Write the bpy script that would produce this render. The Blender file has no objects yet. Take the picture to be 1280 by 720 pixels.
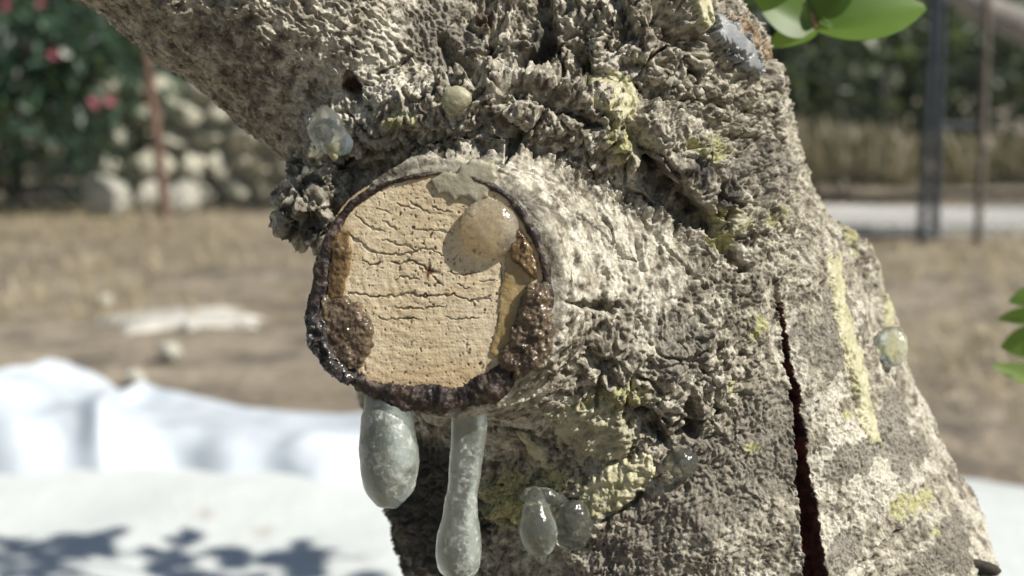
import bpy, math, random
import numpy as np
from mathutils import Vector, Matrix
random.seed(7); RNG = np.random.default_rng(11)
S = bpy.context.scene
COL = S.collection
# ------------------------------------------------------------------ camera, sky, sun, exposure
CAM_H = 0.70; PITCH = math.radians(10.0); FPX = 1372.0
cd = bpy.data.cameras.new('camera'); cam = bpy.data.objects.new('camera', cd); COL.objects.link(cam)
cam.location = (0, 0, CAM_H); cam.rotation_euler = (math.radians(90) - PITCH, 0, 0)
cd.sensor_width = 36; cd.lens = FPX * 36 / 1280; cd.clip_start = 0.01; cd.clip_end = 500
cd.dof.use_dof = True; cd.dof.focus_distance = 0.325; cd.dof.aperture_fstop = 8.8
S.camera = cam
SUN_D = Vector((0.64, -0.28, 0.72)).normalized()
EL = math.asin(SUN_D.z)
w = bpy.data.worlds.new('World'); S.world = w; w.use_nodes = True
nt = w.node_tree; sky = nt.nodes.new('ShaderNodeTexSky'); sky.sky_type = 'NISHITA'; sky.sun_disc = False
sky.sun_elevation = EL; sky.sun_rotation = math.atan2(SUN_D.x, SUN_D.y)
nt.links.new(sky.outputs[0], nt.nodes['Background'].inputs[0]); nt.nodes['Background'].inputs[1].default_value = 0.05
sd = bpy.data.lights.new('sun', 'SUN'); sun = bpy.data.objects.new('sun', sd); COL.objects.link(sun)
sd.energy = 4.7; sd.angle = math.radians(0.5); sd.color = (1.0, 0.955, 0.87)
sun.rotation_euler = SUN_D.to_track_quat('Z', 'Y').to_euler(); sun.location = (2, -2, 4)
S.view_settings.view_transform = 'Standard'; S.view_settings.look = 'None'
S.view_settings.gamma = 1; S.view_settings.exposure = 0.38; S.view_settings.use_curve_mapping = False

# ------------------------------------------------------------------ frames: "c" = trunk frame in cm (x right, y up, z outwards)
D0 = 32.16
CU = np.array([0, math.sin(PITCH), math.cos(PITCH)]); CB = np.array([0, -math.cos(PITCH), math.sin(PITCH)])
def c2w(p):
    p = np.asarray(p, dtype=np.float64).reshape(-1, 3)
    x, y, z = p[:, 0], p[:, 1], p[:, 2] - D0
    o = np.zeros_like(p); o[:, 0] = x
    o += y[:, None] * CU + z[:, None] * CB
    return o * 0.01 + np.array([0, 0, CAM_H])
def cv(px, py, z):
    d = D0 - z
    return np.array([(px - 640) / FPX * d, -(py - 360) / FPX * d, z])
def proj(p):
    d = D0 - p[:, 2]
    return 640 + p[:, 0] / d * FPX, 360 - p[:, 1] / d * FPX
def G(px, py, h=0.0):                      # where a sight line meets the ground
    d = np.array([(px - 640) / FPX, 0, 0]) - CB - (py - 360) / FPX * CU
    t = (h - CAM_H) / d[2]
    return np.array([0, 0, CAM_H]) + t * d
def at_y(px, py, Y):
    d = np.array([(px - 640) / FPX, 0, 0]) - CB - (py - 360) / FPX * CU
    return np.array([0, 0, CAM_H]) + d * (Y / d[1])

# ------------------------------------------------------------------ noise (numpy)
PERM = np.random.default_rng(3).permutation(256).astype(np.int32); PERM = np.concatenate([PERM, PERM, PERM])
GR = np.random.default_rng(4).normal(size=(256, 3)).astype(np.float32); GR /= np.linalg.norm(GR, axis=1)[:, None]
JT = np.random.default_rng(5).random((256, 3)).astype(np.float32)
def _h(i, j, k): return PERM[PERM[PERM[i & 255] + (j & 255)] + (k & 255)]
def gn(p, f=1.0, off=0.0):
    q = np.asarray(p, dtype=np.float32) * f + np.float32(off + 100.3)
    i = np.floor(q).astype(np.int32); r = q - i
    u = r * r * r * (r * (r * 6 - 15) + 10)
    res = 0
    for a in (0, 1):
        wa = u[:, 0] if a else 1 - u[:, 0]
        for b in (0, 1):
            wb = u[:, 1] if b else 1 - u[:, 1]
            for c in (0, 1):
                wc = u[:, 2] if c else 1 - u[:, 2]
                g = GR[_h(i[:, 0] + a, i[:, 1] + b, i[:, 2] + c)]
                res = res + wa * wb * wc * (g[:, 0] * (r[:, 0] - a) + g[:, 1] * (r[:, 1] - b) + g[:, 2] * (r[:, 2] - c))
    return res * 1.5
def fbm(p, f, o=3, off=0.0, g=0.5):
    s = 0; a = 1.0
    for k in range(o): s = s + a * gn(p, f, off + 17.1 * k); f *= 2.03; a *= g
    return s
def worley(p, f, off=0.0):
    q = np.asarray(p, dtype=np.float32) * f + np.float32(off + 50.7)
    i = np.floor(q).astype(np.int32); r = q - i
    f1 = np.full(len(q), 9.0, np.float32); f2 = f1.copy(); ident = np.zeros(len(q), np.int32)
    for a in (-1, 0, 1):
        for b in (-1, 0, 1):
            for c in (-1, 0, 1):
                h = _h(i[:, 0] + a, i[:, 1] + b, i[:, 2] + c); j = JT[h]
                d = (r[:, 0] - a - j[:, 0]) ** 2 + (r[:, 1] - b - j[:, 1]) ** 2 + (r[:, 2] - c - j[:, 2]) ** 2
                m = d < f1
                f2 = np.where(m, f1, np.minimum(f2, d)); ident = np.where(m, h, ident); f1 = np.where(m, d, f1)
    return np.sqrt(f1), np.sqrt(f2), JT[ident][:, 0]
def ss(a, b, x):
    t = np.clip((x - a) / (b - a), 0, 1); return t * t * (3 - 2 * t)
def ell(px, py, cx, cy, rx, ry, rot=0, soft=0.5):      # soft elliptical region weight
    c, s = math.cos(math.radians(rot)), math.sin(math.radians(rot))
    dx, dy = px - cx, py - cy
    d = np.sqrt(((dx * c + dy * s) / rx) ** 2 + ((-dx * s + dy * c) / ry) ** 2)
    return 1 - ss(1 - soft, 1 + soft, d)
def seg_d(px, py, pts):                               # distance to a polyline, interpolated 3rd column
    best = np.full(len(px), 1e9); wv = np.zeros(len(px))
    for (a, b) in zip(pts[:-1], pts[1:]):
        ax, ay, aw = a; bx, by, bw = b
        vx, vy = bx - ax, by - ay
        t = np.clip(((px - ax) * vx + (py - ay) * vy) / (vx * vx + vy * vy + 1e-9), 0, 1)
        d = np.hypot(px - ax - t * vx, py - ay - t * vy)
        m = d < best; best = np.where(m, d, best); wv = np.where(m, aw + t * (bw - aw), wv)
    return best, wv
def poly_d(px, py, poly):                             # signed distance, positive inside
    n = len(poly); ins = np.zeros(len(px), bool); best = np.full(len(px), 1e9)
    for k in range(n):
        ax, ay = poly[k]; bx, by = poly[(k + 1) % n]
        vx, vy = bx - ax, by - ay
        t = np.clip(((px - ax) * vx + (py - ay) * vy) / (vx * vx + vy * vy + 1e-9), 0, 1)
        best = np.minimum(best, np.hypot(px - ax - t * vx, py - ay - t * vy))
        c = (ay > py) != (by > py)
        with np.errstate(divide='ignore', invalid='ignore'):
            xx = ax + (py - ay) * vx / (vy if vy != 0 else 1e-9)
        ins ^= c & (px < xx)
    return np.where(ins, best, -best)

# ------------------------------------------------------------------ object helpers
def mesh(name, V, F, mat, smooth=True, attrs=None):
    V = np.asarray(V, dtype=np.float32); F = np.asarray(F, dtype=np.int32)
    me = bpy.data.meshes.new(name); k = F.shape[1]
    me.vertices.add(len(V)); me.vertices.foreach_set('co', V.ravel())
    me.loops.add(F.size); me.loops.foreach_set('vertex_index', F.ravel())
    me.polygons.add(len(F)); me.polygons.foreach_set('loop_start', np.arange(0, F.size, k, dtype=np.int32))
    me.polygons.foreach_set('loop_total', np.full(len(F), k, dtype=np.int32))
    me.update(calc_edges=True)
    me.polygons.foreach_set('use_smooth', np.full(len(F), smooth))
    for nm, arr in (attrs or {}).items():
        at = me.attributes.new(nm, 'FLOAT_COLOR', 'POINT'); at.data.foreach_set('color', np.asarray(arr, np.float32).ravel())
    if mat: me.materials.append(mat)
    me.validate()
    return me
def link(name, me, parent=None, loc=(0, 0, 0), label=None, cat=None, group=None, kind=None):
    o = bpy.data.objects.new(name, me); COL.objects.link(o); o.location = loc
    if parent: o.parent = parent
    if label: o['label'] = label
    if cat: o['category'] = cat
    if group: o['group'] = group
    if kind: o['kind'] = kind
    return o
def world_obj(name, V, F, mat, parent=None, origin=None, smooth=True, attrs=None, **kw):
    """mesh given in world metres; its origin is put at 'origin' (default: the lowest middle point)"""
    V = np.asarray(V, dtype=np.float64)
    if parent is not None:
        base = Vector((0, 0, 0)); q = parent
        while q is not None: base += q.location; q = q.parent
        b = np.array(base); me = mesh(name, V - b, F, mat, smooth, attrs)
        return link(name, me, parent, (0, 0, 0), **kw)
    o = np.array(origin) if origin is not None else np.array([V[:, 0].mean(), V[:, 1].mean(), V[:, 2].min()])
    return link(name, mesh(name, V - o, F, mat, smooth, attrs), None, tuple(o), **kw)
def grid_faces(nu, nv, wrap_u=False):
    a = np.arange(nu * nv).reshape(nv, nu)
    if wrap_u: a = np.concatenate([a, a[:, :1]], 1)
    return np.stack([a[:-1, :-1], a[:-1, 1:], a[1:, 1:], a[1:, :-1]], -1).reshape(-1, 4)
def tube(path, rad, seg=16, caps=True, flat=1.0):
    """tube round a polyline: path (n,3), rad (n,)"""
    P = np.asarray(path, float); n = len(P); R = np.broadcast_to(np.asarray(rad, float), (n,))
    T = np.gradient(P, axis=0); T /= np.linalg.norm(T, axis=1)[:, None] + 1e-12
    ref = np.array([0.31, 0.2, 0.93]);
    if abs(T.mean(0) @ ref) > 0.9 * np.linalg.norm(T.mean(0)): ref = np.array([1.0, 0.1, 0])
    a = np.linspace(0, 2 * np.pi, seg, endpoint=False); V = []
    for i in range(n):
        u = np.cross(T[i], ref); u /= np.linalg.norm(u); v = np.cross(T[i], u)
        V.append(P[i] + R[i] * (np.cos(a)[:, None] * u + np.sin(a)[:, None] * v * flat))
    V = np.concatenate(V); F = grid_faces(seg, n, True)
    if caps:
        k = len(V); V = np.concatenate([V, P[:1], P[-1:]])
        i = np.arange(seg); j = (i + 1) % seg
        c0 = np.stack([np.full(seg, k), j, i, np.full(seg, k)], 1); c1 = np.stack([np.full(seg, k + 1), (n - 1) * seg + i, (n - 1) * seg + j, np.full(seg, k + 1)], 1)
        # degenerate quads avoided: fold the cap in pairs
        c0 = np.array([[k, (2 * q + 2) % seg, 2 * q + 1, 2 * q] for q in range(seg // 2)])
        c1 = np.array([[k + 1, (n - 1) * seg + 2 * q, (n - 1) * seg + 2 * q + 1, (n - 1) * seg + (2 * q + 2) % seg] for q in range(seg // 2)])
        F = np.concatenate([F, c0, c1])
    return V, F
def spline(pts, n):                                   # Catmull-Rom through rows of any width
    P = np.asarray(pts, float); P = np.concatenate([2 * P[:1] - P[1:2], P, 2 * P[-1:] - P[-2:-1]])
    t = np.linspace(0, len(P) - 3 - 1e-6, n); i = t.astype(int); f = (t - i)[:, None]
    a, b, c, d = P[i], P[i + 1], P[i + 2], P[i + 3]
    return 0.5 * (2 * b + (c - a) * f + (2 * a - 5 * b + 4 * c - d) * f ** 2 + (3 * b - a - 3 * c + d) * f ** 3)
def join(parts):
    V = []; F = []; k = 0
    for v, f in parts: V.append(v); F.append(np.asarray(f) + k); k += len(v)
    return np.concatenate(V), np.concatenate(F)

# ------------------------------------------------------------------ materials
class N:
    def __init__(s, name):
        s.m = bpy.data.materials.new(name); s.m.use_nodes = True; s.t = s.m.node_tree
        s.b = s.t.nodes['Principled BSDF']; s.out = s.t.nodes['Material Output']
        s.tc = s.t.nodes.new('ShaderNodeTexCoord').outputs['Object']
    def n(s, ty, **kw):
        x = s.t.nodes.new(ty)
        for k, v in kw.items(): setattr(x, k, v)
        return x
    def put(s, sock, v):
        if isinstance(v, bpy.types.NodeSocket): s.t.links.new(v, sock)
        else: sock.default_value = (*v, 1.0) if isinstance(v, tuple) and len(v) == 3 and sock.type == 'RGBA' else v
    def noise(s, sc, det=3, rough=0.55, dist=0.0, vec=None):
        x = s.n('ShaderNodeTexNoise'); x.inputs['Scale'].default_value = sc; x.inputs['Detail'].default_value = det
        x.inputs['Roughness'].default_value = rough; x.inputs['Distortion'].default_value = dist
        s.t.links.new(vec or s.tc, x.inputs['Vector']); return x.outputs[0]
    def vor(s, sc, feat='F1', vec=None, out=0):
        x = s.n('ShaderNodeTexVoronoi', feature=feat); x.inputs['Scale'].default_value = sc
        s.t.links.new(vec or s.tc, x.inputs['Vector']); return x.outputs[out]
    def scale(s, v):
        x = s.n('ShaderNodeMapping'); x.inputs['Scale'].default_value = v; s.t.links.new(s.tc, x.inputs[0]); return x.outputs[0]
    def rng(s, v, a, b, c=0.0, d=1.0):
        x = s.n('ShaderNodeMapRange', interpolation_type='SMOOTHSTEP'); s.put(x.inputs[0], v)
        for i, q in enumerate((a, b, c, d)): x.inputs[i + 1].default_value = q
        return x.outputs[0]
    def math(s, op, a, b=0.0):
        x = s.n('ShaderNodeMath', operation=op); s.put(x.inputs[0], a); s.put(x.inputs[1], b); return x.outputs[0]
    def mix(s, f, a, b):
        x = s.n('ShaderNodeMix', data_type='RGBA'); s.put(x.inputs[0], f); s.put(x.inputs[6], a); s.put(x.inputs[7], b); return x.outputs[2]
    def bump(s, h, st=0.3, d=0.001):
        x = s.n('ShaderNodeBump'); x.inputs['Strength'].default_value = st; x.inputs['Distance'].default_value = d
        s.put(x.inputs['Height'], h); s.t.links.new(x.outputs[0], s.b.inputs['Normal']); return x.outputs[0]
    def attr(s, nm):
        x = s.n('ShaderNodeAttribute', attribute_name=nm); sp = s.n('ShaderNodeSeparateColor'); s.t.links.new(x.outputs['Color'], sp.inputs[0])
        return sp.outputs[0], sp.outputs[1], sp.outputs[2], x.outputs['Alpha']
    def set(s, **kw):
        for k, v in kw.items(): s.put(s.b.inputs[k.replace('_', ' ')], v)
        return s

def mat_bark():
    m = N('bark'); r, g, b, a = m.attr('mask')
    n1 = m.noise(55, 4); n2 = m.noise(260, 4, 0.65); n3 = m.noise(900, 3, 0.6)
    base = m.mix(m.rng(n1, 0.36, 0.64), (0.188, 0.165, 0.126), (0.31, 0.28, 0.219))
    base = m.mix(m.rng(n2, 0.46, 0.66), base, (0.51, 0.478, 0.385))
    base = m.mix(m.math('MULTIPLY', m.rng(n2, 0.48, 0.34), 0.85), base, (0.075, 0.064, 0.05))
    pale = m.mix(m.rng(n3, 0.40, 0.60), (0.41, 0.383, 0.305), (0.64, 0.605, 0.515))
    gm = m.rng(m.math('ADD', g, m.math('MULTIPLY', m.math('SUBTRACT', n2, 0.5), 1.8)), 0.2, 0.75)
    base = m.mix(gm, base, pale)
    g2 = m.attr('mask2')[0]; gm2 = m.rng(m.math('ADD', g2, m.math('MULTIPLY', m.math('SUBTRACT', n2, 0.5), 0.9)), 0.36, 0.62)
    base = m.mix(m.math('MULTIPLY', gm2, .85), base, m.mix(m.rng(n3, 0.38, 0.62), (0.12, 0.108, 0.088), (0.27, 0.245, 0.20)))
    am = m.rng(m.math('ADD', a, m.math('MULTIPLY', m.math('SUBTRACT', n2, 0.5), 0.7)), 0.35, 0.6)
    base = m.mix(am, base, (0.085, 0.078, 0.066))
    rm = m.rng(m.math('ADD', r, m.math('MULTIPLY', m.math('SUBTRACT', n2, 0.5), 2.2)), 0.4, 0.8)
    base = m.mix(rm, base, m.mix(m.rng(n3, 0.4, 0.6), (0.30, 0.285, 0.12), (0.47, 0.45, 0.26)))
    bm = m.rng(m.math('ADD', b, m.math('MULTIPLY', m.math('SUBTRACT', n2, 0.5), 0.5)), 0.4, 0.6)
    base = m.mix(bm, base, m.mix(m.rng(n2, 0.4, 0.6), (0.03, 0.012, 0.009), (0.10, 0.036, 0.025)))
    m.set(Base_Color=base, Roughness=0.82); m.b.inputs['Specular IOR Level'].default_value = 0.3
    m.bump(m.math('ADD', m.math('MULTIPLY', m.noise(1500, 3, 0.7), 0.7), m.noise(500, 2)), 0.55, 0.0010)
    return m.m
def mat_wood():
    m = N('cut_wood'); r, g, b, a = m.attr('mask')      # r crack, g pith, b specks, a orange-brown edge and lower part
    n1 = m.noise(60, 4); n2 = m.noise(500, 3, 0.6); n3 = m.noise(2200, 2)
    base = m.mix(m.rng(n1, 0.35, 0.65), (0.60, 0.495, 0.325), (0.70, 0.60, 0.425))
    base = m.mix(m.math('MULTIPLY', m.rng(n2, 0.45, 0.7), 0.5), base, (0.50, 0.36, 0.20))
    base = m.mix(m.math('MULTIPLY', m.rng(n3, 0.55, 0.72), 0.6), base, (0.40, 0.25, 0.11))
    base = m.mix(a, base, (0.45, 0.26, 0.11))
    base = m.mix(b, base, (0.10, 0.055, 0.025))
    base = m.mix(r, base, (0.10, 0.06, 0.03))
    base = m.mix(g, base, (0.12, 0.055, 0.03))
    m.set(Base_Color=base, Roughness=0.7); m.b.inputs['Specular IOR Level'].default_value = 0.25
    m.bump(m.math('ADD', n2, m.noise(1600, 2)), 0.35, 0.0005); return m.m
def mat_resin(name, c1, c2, frost=0.45, rough=0.22, trans=0.85, fcol=(0.72, 0.74, 0.68), sc=420, sub=0.0):
    m = N(name); n1 = m.noise(120, 4, 0.6, 0.4); n2 = m.noise(sc, 4, 0.65)
    col = m.mix(m.rng(n1, 0.38, 0.62), c1, c2)
    f = m.rng(m.math('ADD', m.math('MULTIPLY', n2, 0.6), m.math('MULTIPLY', n1, 0.4)), 0.60 - frost * 0.35, 0.92 - frost * 0.3)
    m.set(Base_Color=m.mix(f, col, fcol), Roughness=m.rng(f, 0, 1, rough, 0.6), IOR=1.5)
    m.put(m.b.inputs['Transmission Weight'], m.rng(f, 0, 1, trans, 0.15))
    m.b.inputs['Subsurface Weight'].default_value = sub
    if sub: m.b.inputs['Subsurface Radius'].default_value = (0.004, 0.004, 0.003); m.b.inputs['Subsurface Scale'].default_value = 0.5
    m.bump(m.math('ADD', m.noise(700, 3), m.math('MULTIPLY', n1, 0.8)), 0.35, 0.0008); return m.m
def mat_simple(name, c1, c2, sc=40, rough=0.8, bump=0.3, bd=0.002, c3=None, spec=0.3):
    m = N(name); n1 = m.noise(sc, 4, 0.6); n2 = m.noise(sc * 6, 3, 0.6)
    col = m.mix(m.rng(n1, 0.35, 0.65), c1, c2)
    if c3: col = m.mix(m.math('MULTIPLY', m.rng(n2, 0.5, 0.68), 0.8), col, c3)
    m.set(Base_Color=col, Roughness=rough); m.b.inputs['Specular IOR Level'].default_value = spec
    if bump: m.bump(m.math('ADD', n1, m.math('MULTIPLY', n2, 0.5)), bump, bd)
    return m.m
def mat_leaf(name, c1, c2, tr=0.35, sc=30):
    m = N(name); geo = m.n('ShaderNodeNewGeometry')
    v = m.math('ADD', m.math('MULTIPLY', geo.outputs['Random Per Island'], 0.7), m.math('MULTIPLY', m.noise(sc, 2), 0.3))
    col = m.mix(m.rng(v, 0.1, 0.8), c1, c2)
    m.set(Base_Color=col, Roughness=0.45)
    t = m.n('ShaderNodeBsdfTranslucent'); m.put(t.inputs[0], m.mix(0.5, col, (0.36, 0.48, 0.09)))
    x = m.n('ShaderNodeMixShader'); x.inputs[0].default_value = tr
    m.t.links.new(m.b.outputs[0], x.inputs[1]); m.t.links.new(t.outputs[0], x.inputs[2]); m.t.links.new(x.outputs[0], m.out.inputs[0])
    return m.m
BARK = mat_bark(); WOOD = mat_wood()

# ------------------------------------------------------------------ the ground
def g_h(x, y):
    p = np.stack([x, y, np.zeros_like(x)], 1)
    return 0.02 * gn(p, 0.7, 3) + 0.012 * gn(p, 2.1, 5) - 0.01
def mat_ground():
    m = N('dry_ground'); n1 = m.noise(0.9, 4, 0.6); n2 = m.noise(6, 5, 0.65); n3 = m.noise(40, 4, 0.7)
    c = m.mix(m.rng(n1, 0.35, 0.65), (0.235, 0.19, 0.135), (0.33, 0.28, 0.21))
    c = m.mix(m.rng(m.math('ADD', m.math('MULTIPLY', n2, .6), m.math('MULTIPLY', m.noise(2.6, 3), .4)), 0.47, 0.60), c, (0.14, 0.12, 0.095))
    c = m.mix(m.math('MULTIPLY', m.rng(n2, 0.44, 0.3), 0.8), c, (0.42, 0.375, 0.30))
    c = m.mix(m.math('MULTIPLY', m.rng(n3, 0.52, 0.66), 0.7), c, (0.17, 0.14, 0.10))
    c = m.mix(m.math('MULTIPLY', m.rng(n3, 0.42, 0.32), 0.6), c, (0.52, 0.45, 0.32))
    m.set(Base_Color=c, Roughness=0.95); m.bump(m.math('ADD', n2, m.math('MULTIPLY', n3, 0.4)), 0.8, 0.05); return m.m
xs = np.concatenate([[-140, -70, -35, -18], np.linspace(-9, 9, 181), [18, 35, 70, 140]])
ys = np.concatenate([[-60, -25, -10, -5], np.linspace(-2, 14, 161), [22, 40, 80, 160]])
X, Y = np.meshgrid(xs, ys); X = X.ravel(); Y = Y.ravel()
world_obj('ground', np.stack([X, Y, g_h(X, Y)], 1), grid_faces(len(xs), len(ys)), mat_ground(), origin=(0, 0, 0), kind='structure', label='dry brown earth with straw litter')
# white powdered clay, kept off the near ground to lessen bounced light
def mat_powder():
    m = N('white_powder'); n1 = m.noise(5, 4, 0.6); n2 = m.noise(60, 4, 0.65)
    c = m.mix(m.rng(n1, 0.3, 0.7), (0.57, 0.605, 0.595), (0.63, 0.66, 0.65))
    c = m.mix(m.math('MULTIPLY', m.rng(n2, 0.58, 0.72), 0.35), c, (0.55, 0.54, 0.46))
    c = m.mix(m.math('MULTIPLY', m.rng(m.noise(3.2, 5, .65), .56, .66), .7), c, (0.36, 0.32, 0.26))
    m.set(Base_Color=c, Roughness=0.9); m.bump(m.math('ADD', n1, m.math('MULTIPLY', n2, 0.25)), 0.5, 0.02); return m.m
POW = mat_powder()
def powder(name, cx, cy, rx, ry, h, seed, label, n=90, rag=0.16, mat=None):
    a = np.linspace(0, 2 * np.pi, n, endpoint=False); rr = np.linspace(0, 1, 26) ** 0.8
    A, R = np.meshgrid(a, rr); A = A.ravel(); R = R.ravel()
    e = np.stack([np.cos(A) * 2.2, np.sin(A) * 2.2, np.full_like(A, seed)], 1)
    k = 1 + rag * gn(e, 1.0) + rag * 0.8 * gn(e, 3.1) + rag * 0.5 * gn(e, 8)
    x = cx + rx * R * k * np.cos(A); y = cy + ry * R * k * np.sin(A)
    z = g_h(x, y) + h * (1 - R ** 6) + 0.012 * gn(np.stack([x, y, x * 0], 1), 5, seed) * (1 - R ** 8) + 0.004 - 0.02 * R ** 12
    return world_obj(name, np.stack([x, y, z], 1), grid_faces(n, 26, True), mat or POW, origin=(cx, cy, 0), kind='structure', label=label)
powder('white_powder', -0.55, 1.25, 2.5, 0.98, 0.035, 1.0, 'white powdered clay spread over the ground under the tree')
g0 = G(235, 396); powder('white_powder_patch', g0[0], g0[1], 0.20, 0.15, 0.02, 2.0, 'small patch of spilled white powder on the dry earth', 90, 0.75, mat_simple('dirty_powder', (.44, .42, .37), (.58, .57, .53), 9, .9, .5, .02, (.32, .28, .21)))

# ------------------------------------------------------------------ trunk as a distance field (cm, trunk frame)
def chain(pts): return [np.array([*cv(a, b, z), r]) for a, b, z, r in pts]
DOWN = np.array([0, -math.cos(PITCH), -math.sin(PITCH)])
_t0 = cv(905, 760, -12)
_gd = (c2w(_t0)[0][2]) * 100
MAIN = [np.array([*(_t0 + DOWN * _gd + np.array([1.5, 0, 0])), 14.5]), np.array([*(_t0 + DOWN * _gd * 0.5 + np.array([1.0, 0, 0])), 11.6])] + chain([
    (893, 760, -12, 10.7), (805, 560, -11.6, 10.1), (746, 400, -10.8, 9.45), (708, 150, -9.7, 7.7), (712, -60, -9.2, 6.4), (760, -420, -8, 5.6)])
LIMB = chain([(640, 300, -9, 5.6), (512, 112, -6.4, 4.5), (202, -129, -3.2, 4.15), (-150, -430, -.5, 3.3)])
STUB = chain([(700, 395, -8, 5.3), (590, 362, -2.5, 3.8), (538, 358, 3.5, 3.34)])
COLLAR = chain([(628, 322, -2.55, 3.35), (700, 372, -4.0, 3.9), (640, 420, -3.6, 3.1)])
RIDGE = chain([(395, 200, -3.8, .8), (430, 165, -2.9, .95), (500, 145, -2.35, 1.0), (580, 135, -2.0, 1.05), (660, 140, -1.75, 1.15), (745, 160, -1.95, 1.25), (820, 195, -2.5, 1.35), (880, 240, -3.3, 1.25), (925, 305, -4.3, 1.1)])
BURL = chain([(780, 450, -4.6, 3.4), (880, 380, -5.4, 3.0)])
BURL2 = chain([(700, 560, -5.6, 2.6), (770, 600, -5.0, 2.4)])
KNOB = chain([(392, 290, -3.1, .45), (368, 272, -2.7, .45), (372, 250, -2.6, .55), (388, 258, -2.5, .6), (400, 240, -3.2, .9), (440, 225, -4.2, 1.2)])
HUMP = chain([(1046, 335, -9.6, 1.3), (1080, 430, -9.8, 1.0)])
TOPR = chain([(800, 60, -3.6, 2.2), (880, 90, -6, 2.3)])
FP = cv(541, 354, 1.8); FN = np.array([-0.10, -0.02, 1.0]); FN /= np.linalg.norm(FN)
def d_chain(p, ch):
    best = None
    for a, b in zip(ch[:-1], ch[1:]):
        v = (b[:3] - a[:3]).astype(np.float32); q = p - a[:3].astype(np.float32)
        t = np.clip((q @ v) / (v @ v), 0, 1)
        d = np.sqrt(((q - t[:, None] * v) ** 2).sum(1)) - (a[3] + t * (b[3] - a[3]))
        best = d if best is None else np.minimum(best, d)
    return best.astype(np.float32)
def smin(a, b, k):
    h = np.clip(0.5 + 0.5 * (b - a) / k, 0, 1); return b + (a - b) * h - k * h * (1 - h)
def sdf(p):
    p = p.astype(np.float32)
    d = smin(d_chain(p, MAIN), d_chain(p, LIMB), 2.2)
    d = smin(d, d_chain(p, BURL), 1.8); d = smin(d, d_chain(p, BURL2), 1.2); d = smin(d, d_chain(p, TOPR), 1.5)
    st = d_chain(p, STUB); pl = ((p - FP.astype(np.float32)) @ FN.astype(np.float32))
    d = smin(d, d_chain(p, COLLAR), 1.8)
    st = -smin(-st, -pl, 0.25)
    d = smin(d, st, 1.3)
    d = smin(d, d_chain(p, RIDGE), 0.7); d = smin(d, d_chain(p, KNOB), 0.3); d = smin(d, d_chain(p, HUMP), 1.2)
    return d
def surface_nets(lo, hi, h, f):
    nx, ny, nz = [int(math.ceil((b - a) / h)) + 1 for a, b in zip(lo, hi)]
    gx, gy, gz = np.meshgrid(np.arange(nx), np.arange(ny), np.arange(nz), indexing='ij')
    P = (np.stack([gx, gy, gz], -1).reshape(-1, 3) * h + np.array(lo)).astype(np.float32)
    D = np.empty(len(P), np.float32)
    for s in range(0, len(P), 600000): D[s:s + 600000] = f(P[s:s + 600000])
    D = D.reshape(nx, ny, nz); ins = D < 0
    c = np.zeros((nx - 1, ny - 1, nz - 1), np.int8)
    for a in (0, 1):
        for b in (0, 1):
            for e in (0, 1): c += ins[a:nx - 1 + a, b:ny - 1 + b, e:nz - 1 + e]
    act = (c > 0) & (c < 8); idx = np.full(act.shape, -1, np.int64); I = np.argwhere(act); idx[act] = np.arange(len(I))
    acc = np.zeros((len(I), 3)); cnt = np.zeros(len(I))
    cor = [(a, b, e) for a in (0, 1) for b in (0, 1) for e in (0, 1)]
    for q in range(8):
        for r in range(q + 1, 8):
            A, B = np.array(cor[q]), np.array(cor[r])
            if np.abs(A - B).sum() != 1: continue
            da = D[tuple((I + A).T)]; db = D[tuple((I + B).T)]; m = (da < 0) != (db < 0)
            t = np.where(m, da / np.where(m, da - db, 1), 0)
            acc += np.where(m[:, None], A + t[:, None] * (B - A), 0); cnt += m
    V = (I + acc / cnt[:, None]) * h + np.array(lo)
    F = []
    for ax in range(3):
        o = [0, 0, 0]; o[ax] = 1
        s0 = ins[:nx - o[0], :ny - o[1], :nz - o[2]]; s1 = ins[o[0]:, o[1]:, o[2]:]
        E = np.argwhere(s0 != s1); u, v = [(1, 2), (2, 0), (0, 1)][ax]
        E = E[(E[:, u] > 0) & (E[:, v] > 0) & (E[:, u] < [nx, ny, nz][u] - 1) & (E[:, v] < [nx, ny, nz][v] - 1)]
        du = np.zeros(3, int); du[u] = 1; dv = np.zeros(3, int); dv[v] = 1
        q = np.stack([idx[tuple((E - du - dv).T)], idx[tuple((E - dv).T)], idx[tuple(E.T)], idx[tuple((E - du).T)]], 1)
        flip = ~s0[tuple(E.T)]; q[flip] = q[flip][:, ::-1]; F.append(q)
    F = np.concatenate(F); return V, F[(F >= 0).all(1)]
def subdivide(V, F):
    e = np.sort(np.concatenate([F[:, [0, 1]], F[:, [1, 2]], F[:, [2, 3]], F[:, [3, 0]]]), 1)
    ky, inv = np.unique(e[:, 0].astype(np.int64) * (len(V) + 1) + e[:, 1], return_inverse=True)
    ue = np.stack([ky // (len(V) + 1), ky % (len(V) + 1)], 1)
    n = len(V); m = len(F); inv = inv.reshape(4, m)
    V2 = np.concatenate([V, V[ue].mean(1), V[F].mean(1)]); ei = n + inv; fi = n + len(ue) + np.arange(m)
    F2 = np.concatenate([np.stack([F[:, k], ei[k], fi, ei[k - 1]], 1) for k in range(4)]); return V2, F2
def compact(V, F):
    u, inv = np.unique(F, return_inverse=True); return V[u], inv.reshape(F.shape)
def grad(p, e=0.02):
    K = np.array([(1, -1, -1), (-1, -1, 1), (-1, 1, -1), (1, 1, 1)], float); g = sum(k * sdf(p + k * e)[:, None] for k in K)
    return g / (np.linalg.norm(g, axis=1)[:, None] + 1e-9)

SCRATCH = [(977, 380, 2), (981, 420, 3), (984, 470, 4), (993, 530, 5), (1000, 590, 6.5), (1007, 650, 8.5), (1015, 740, 10.5)]
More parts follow.
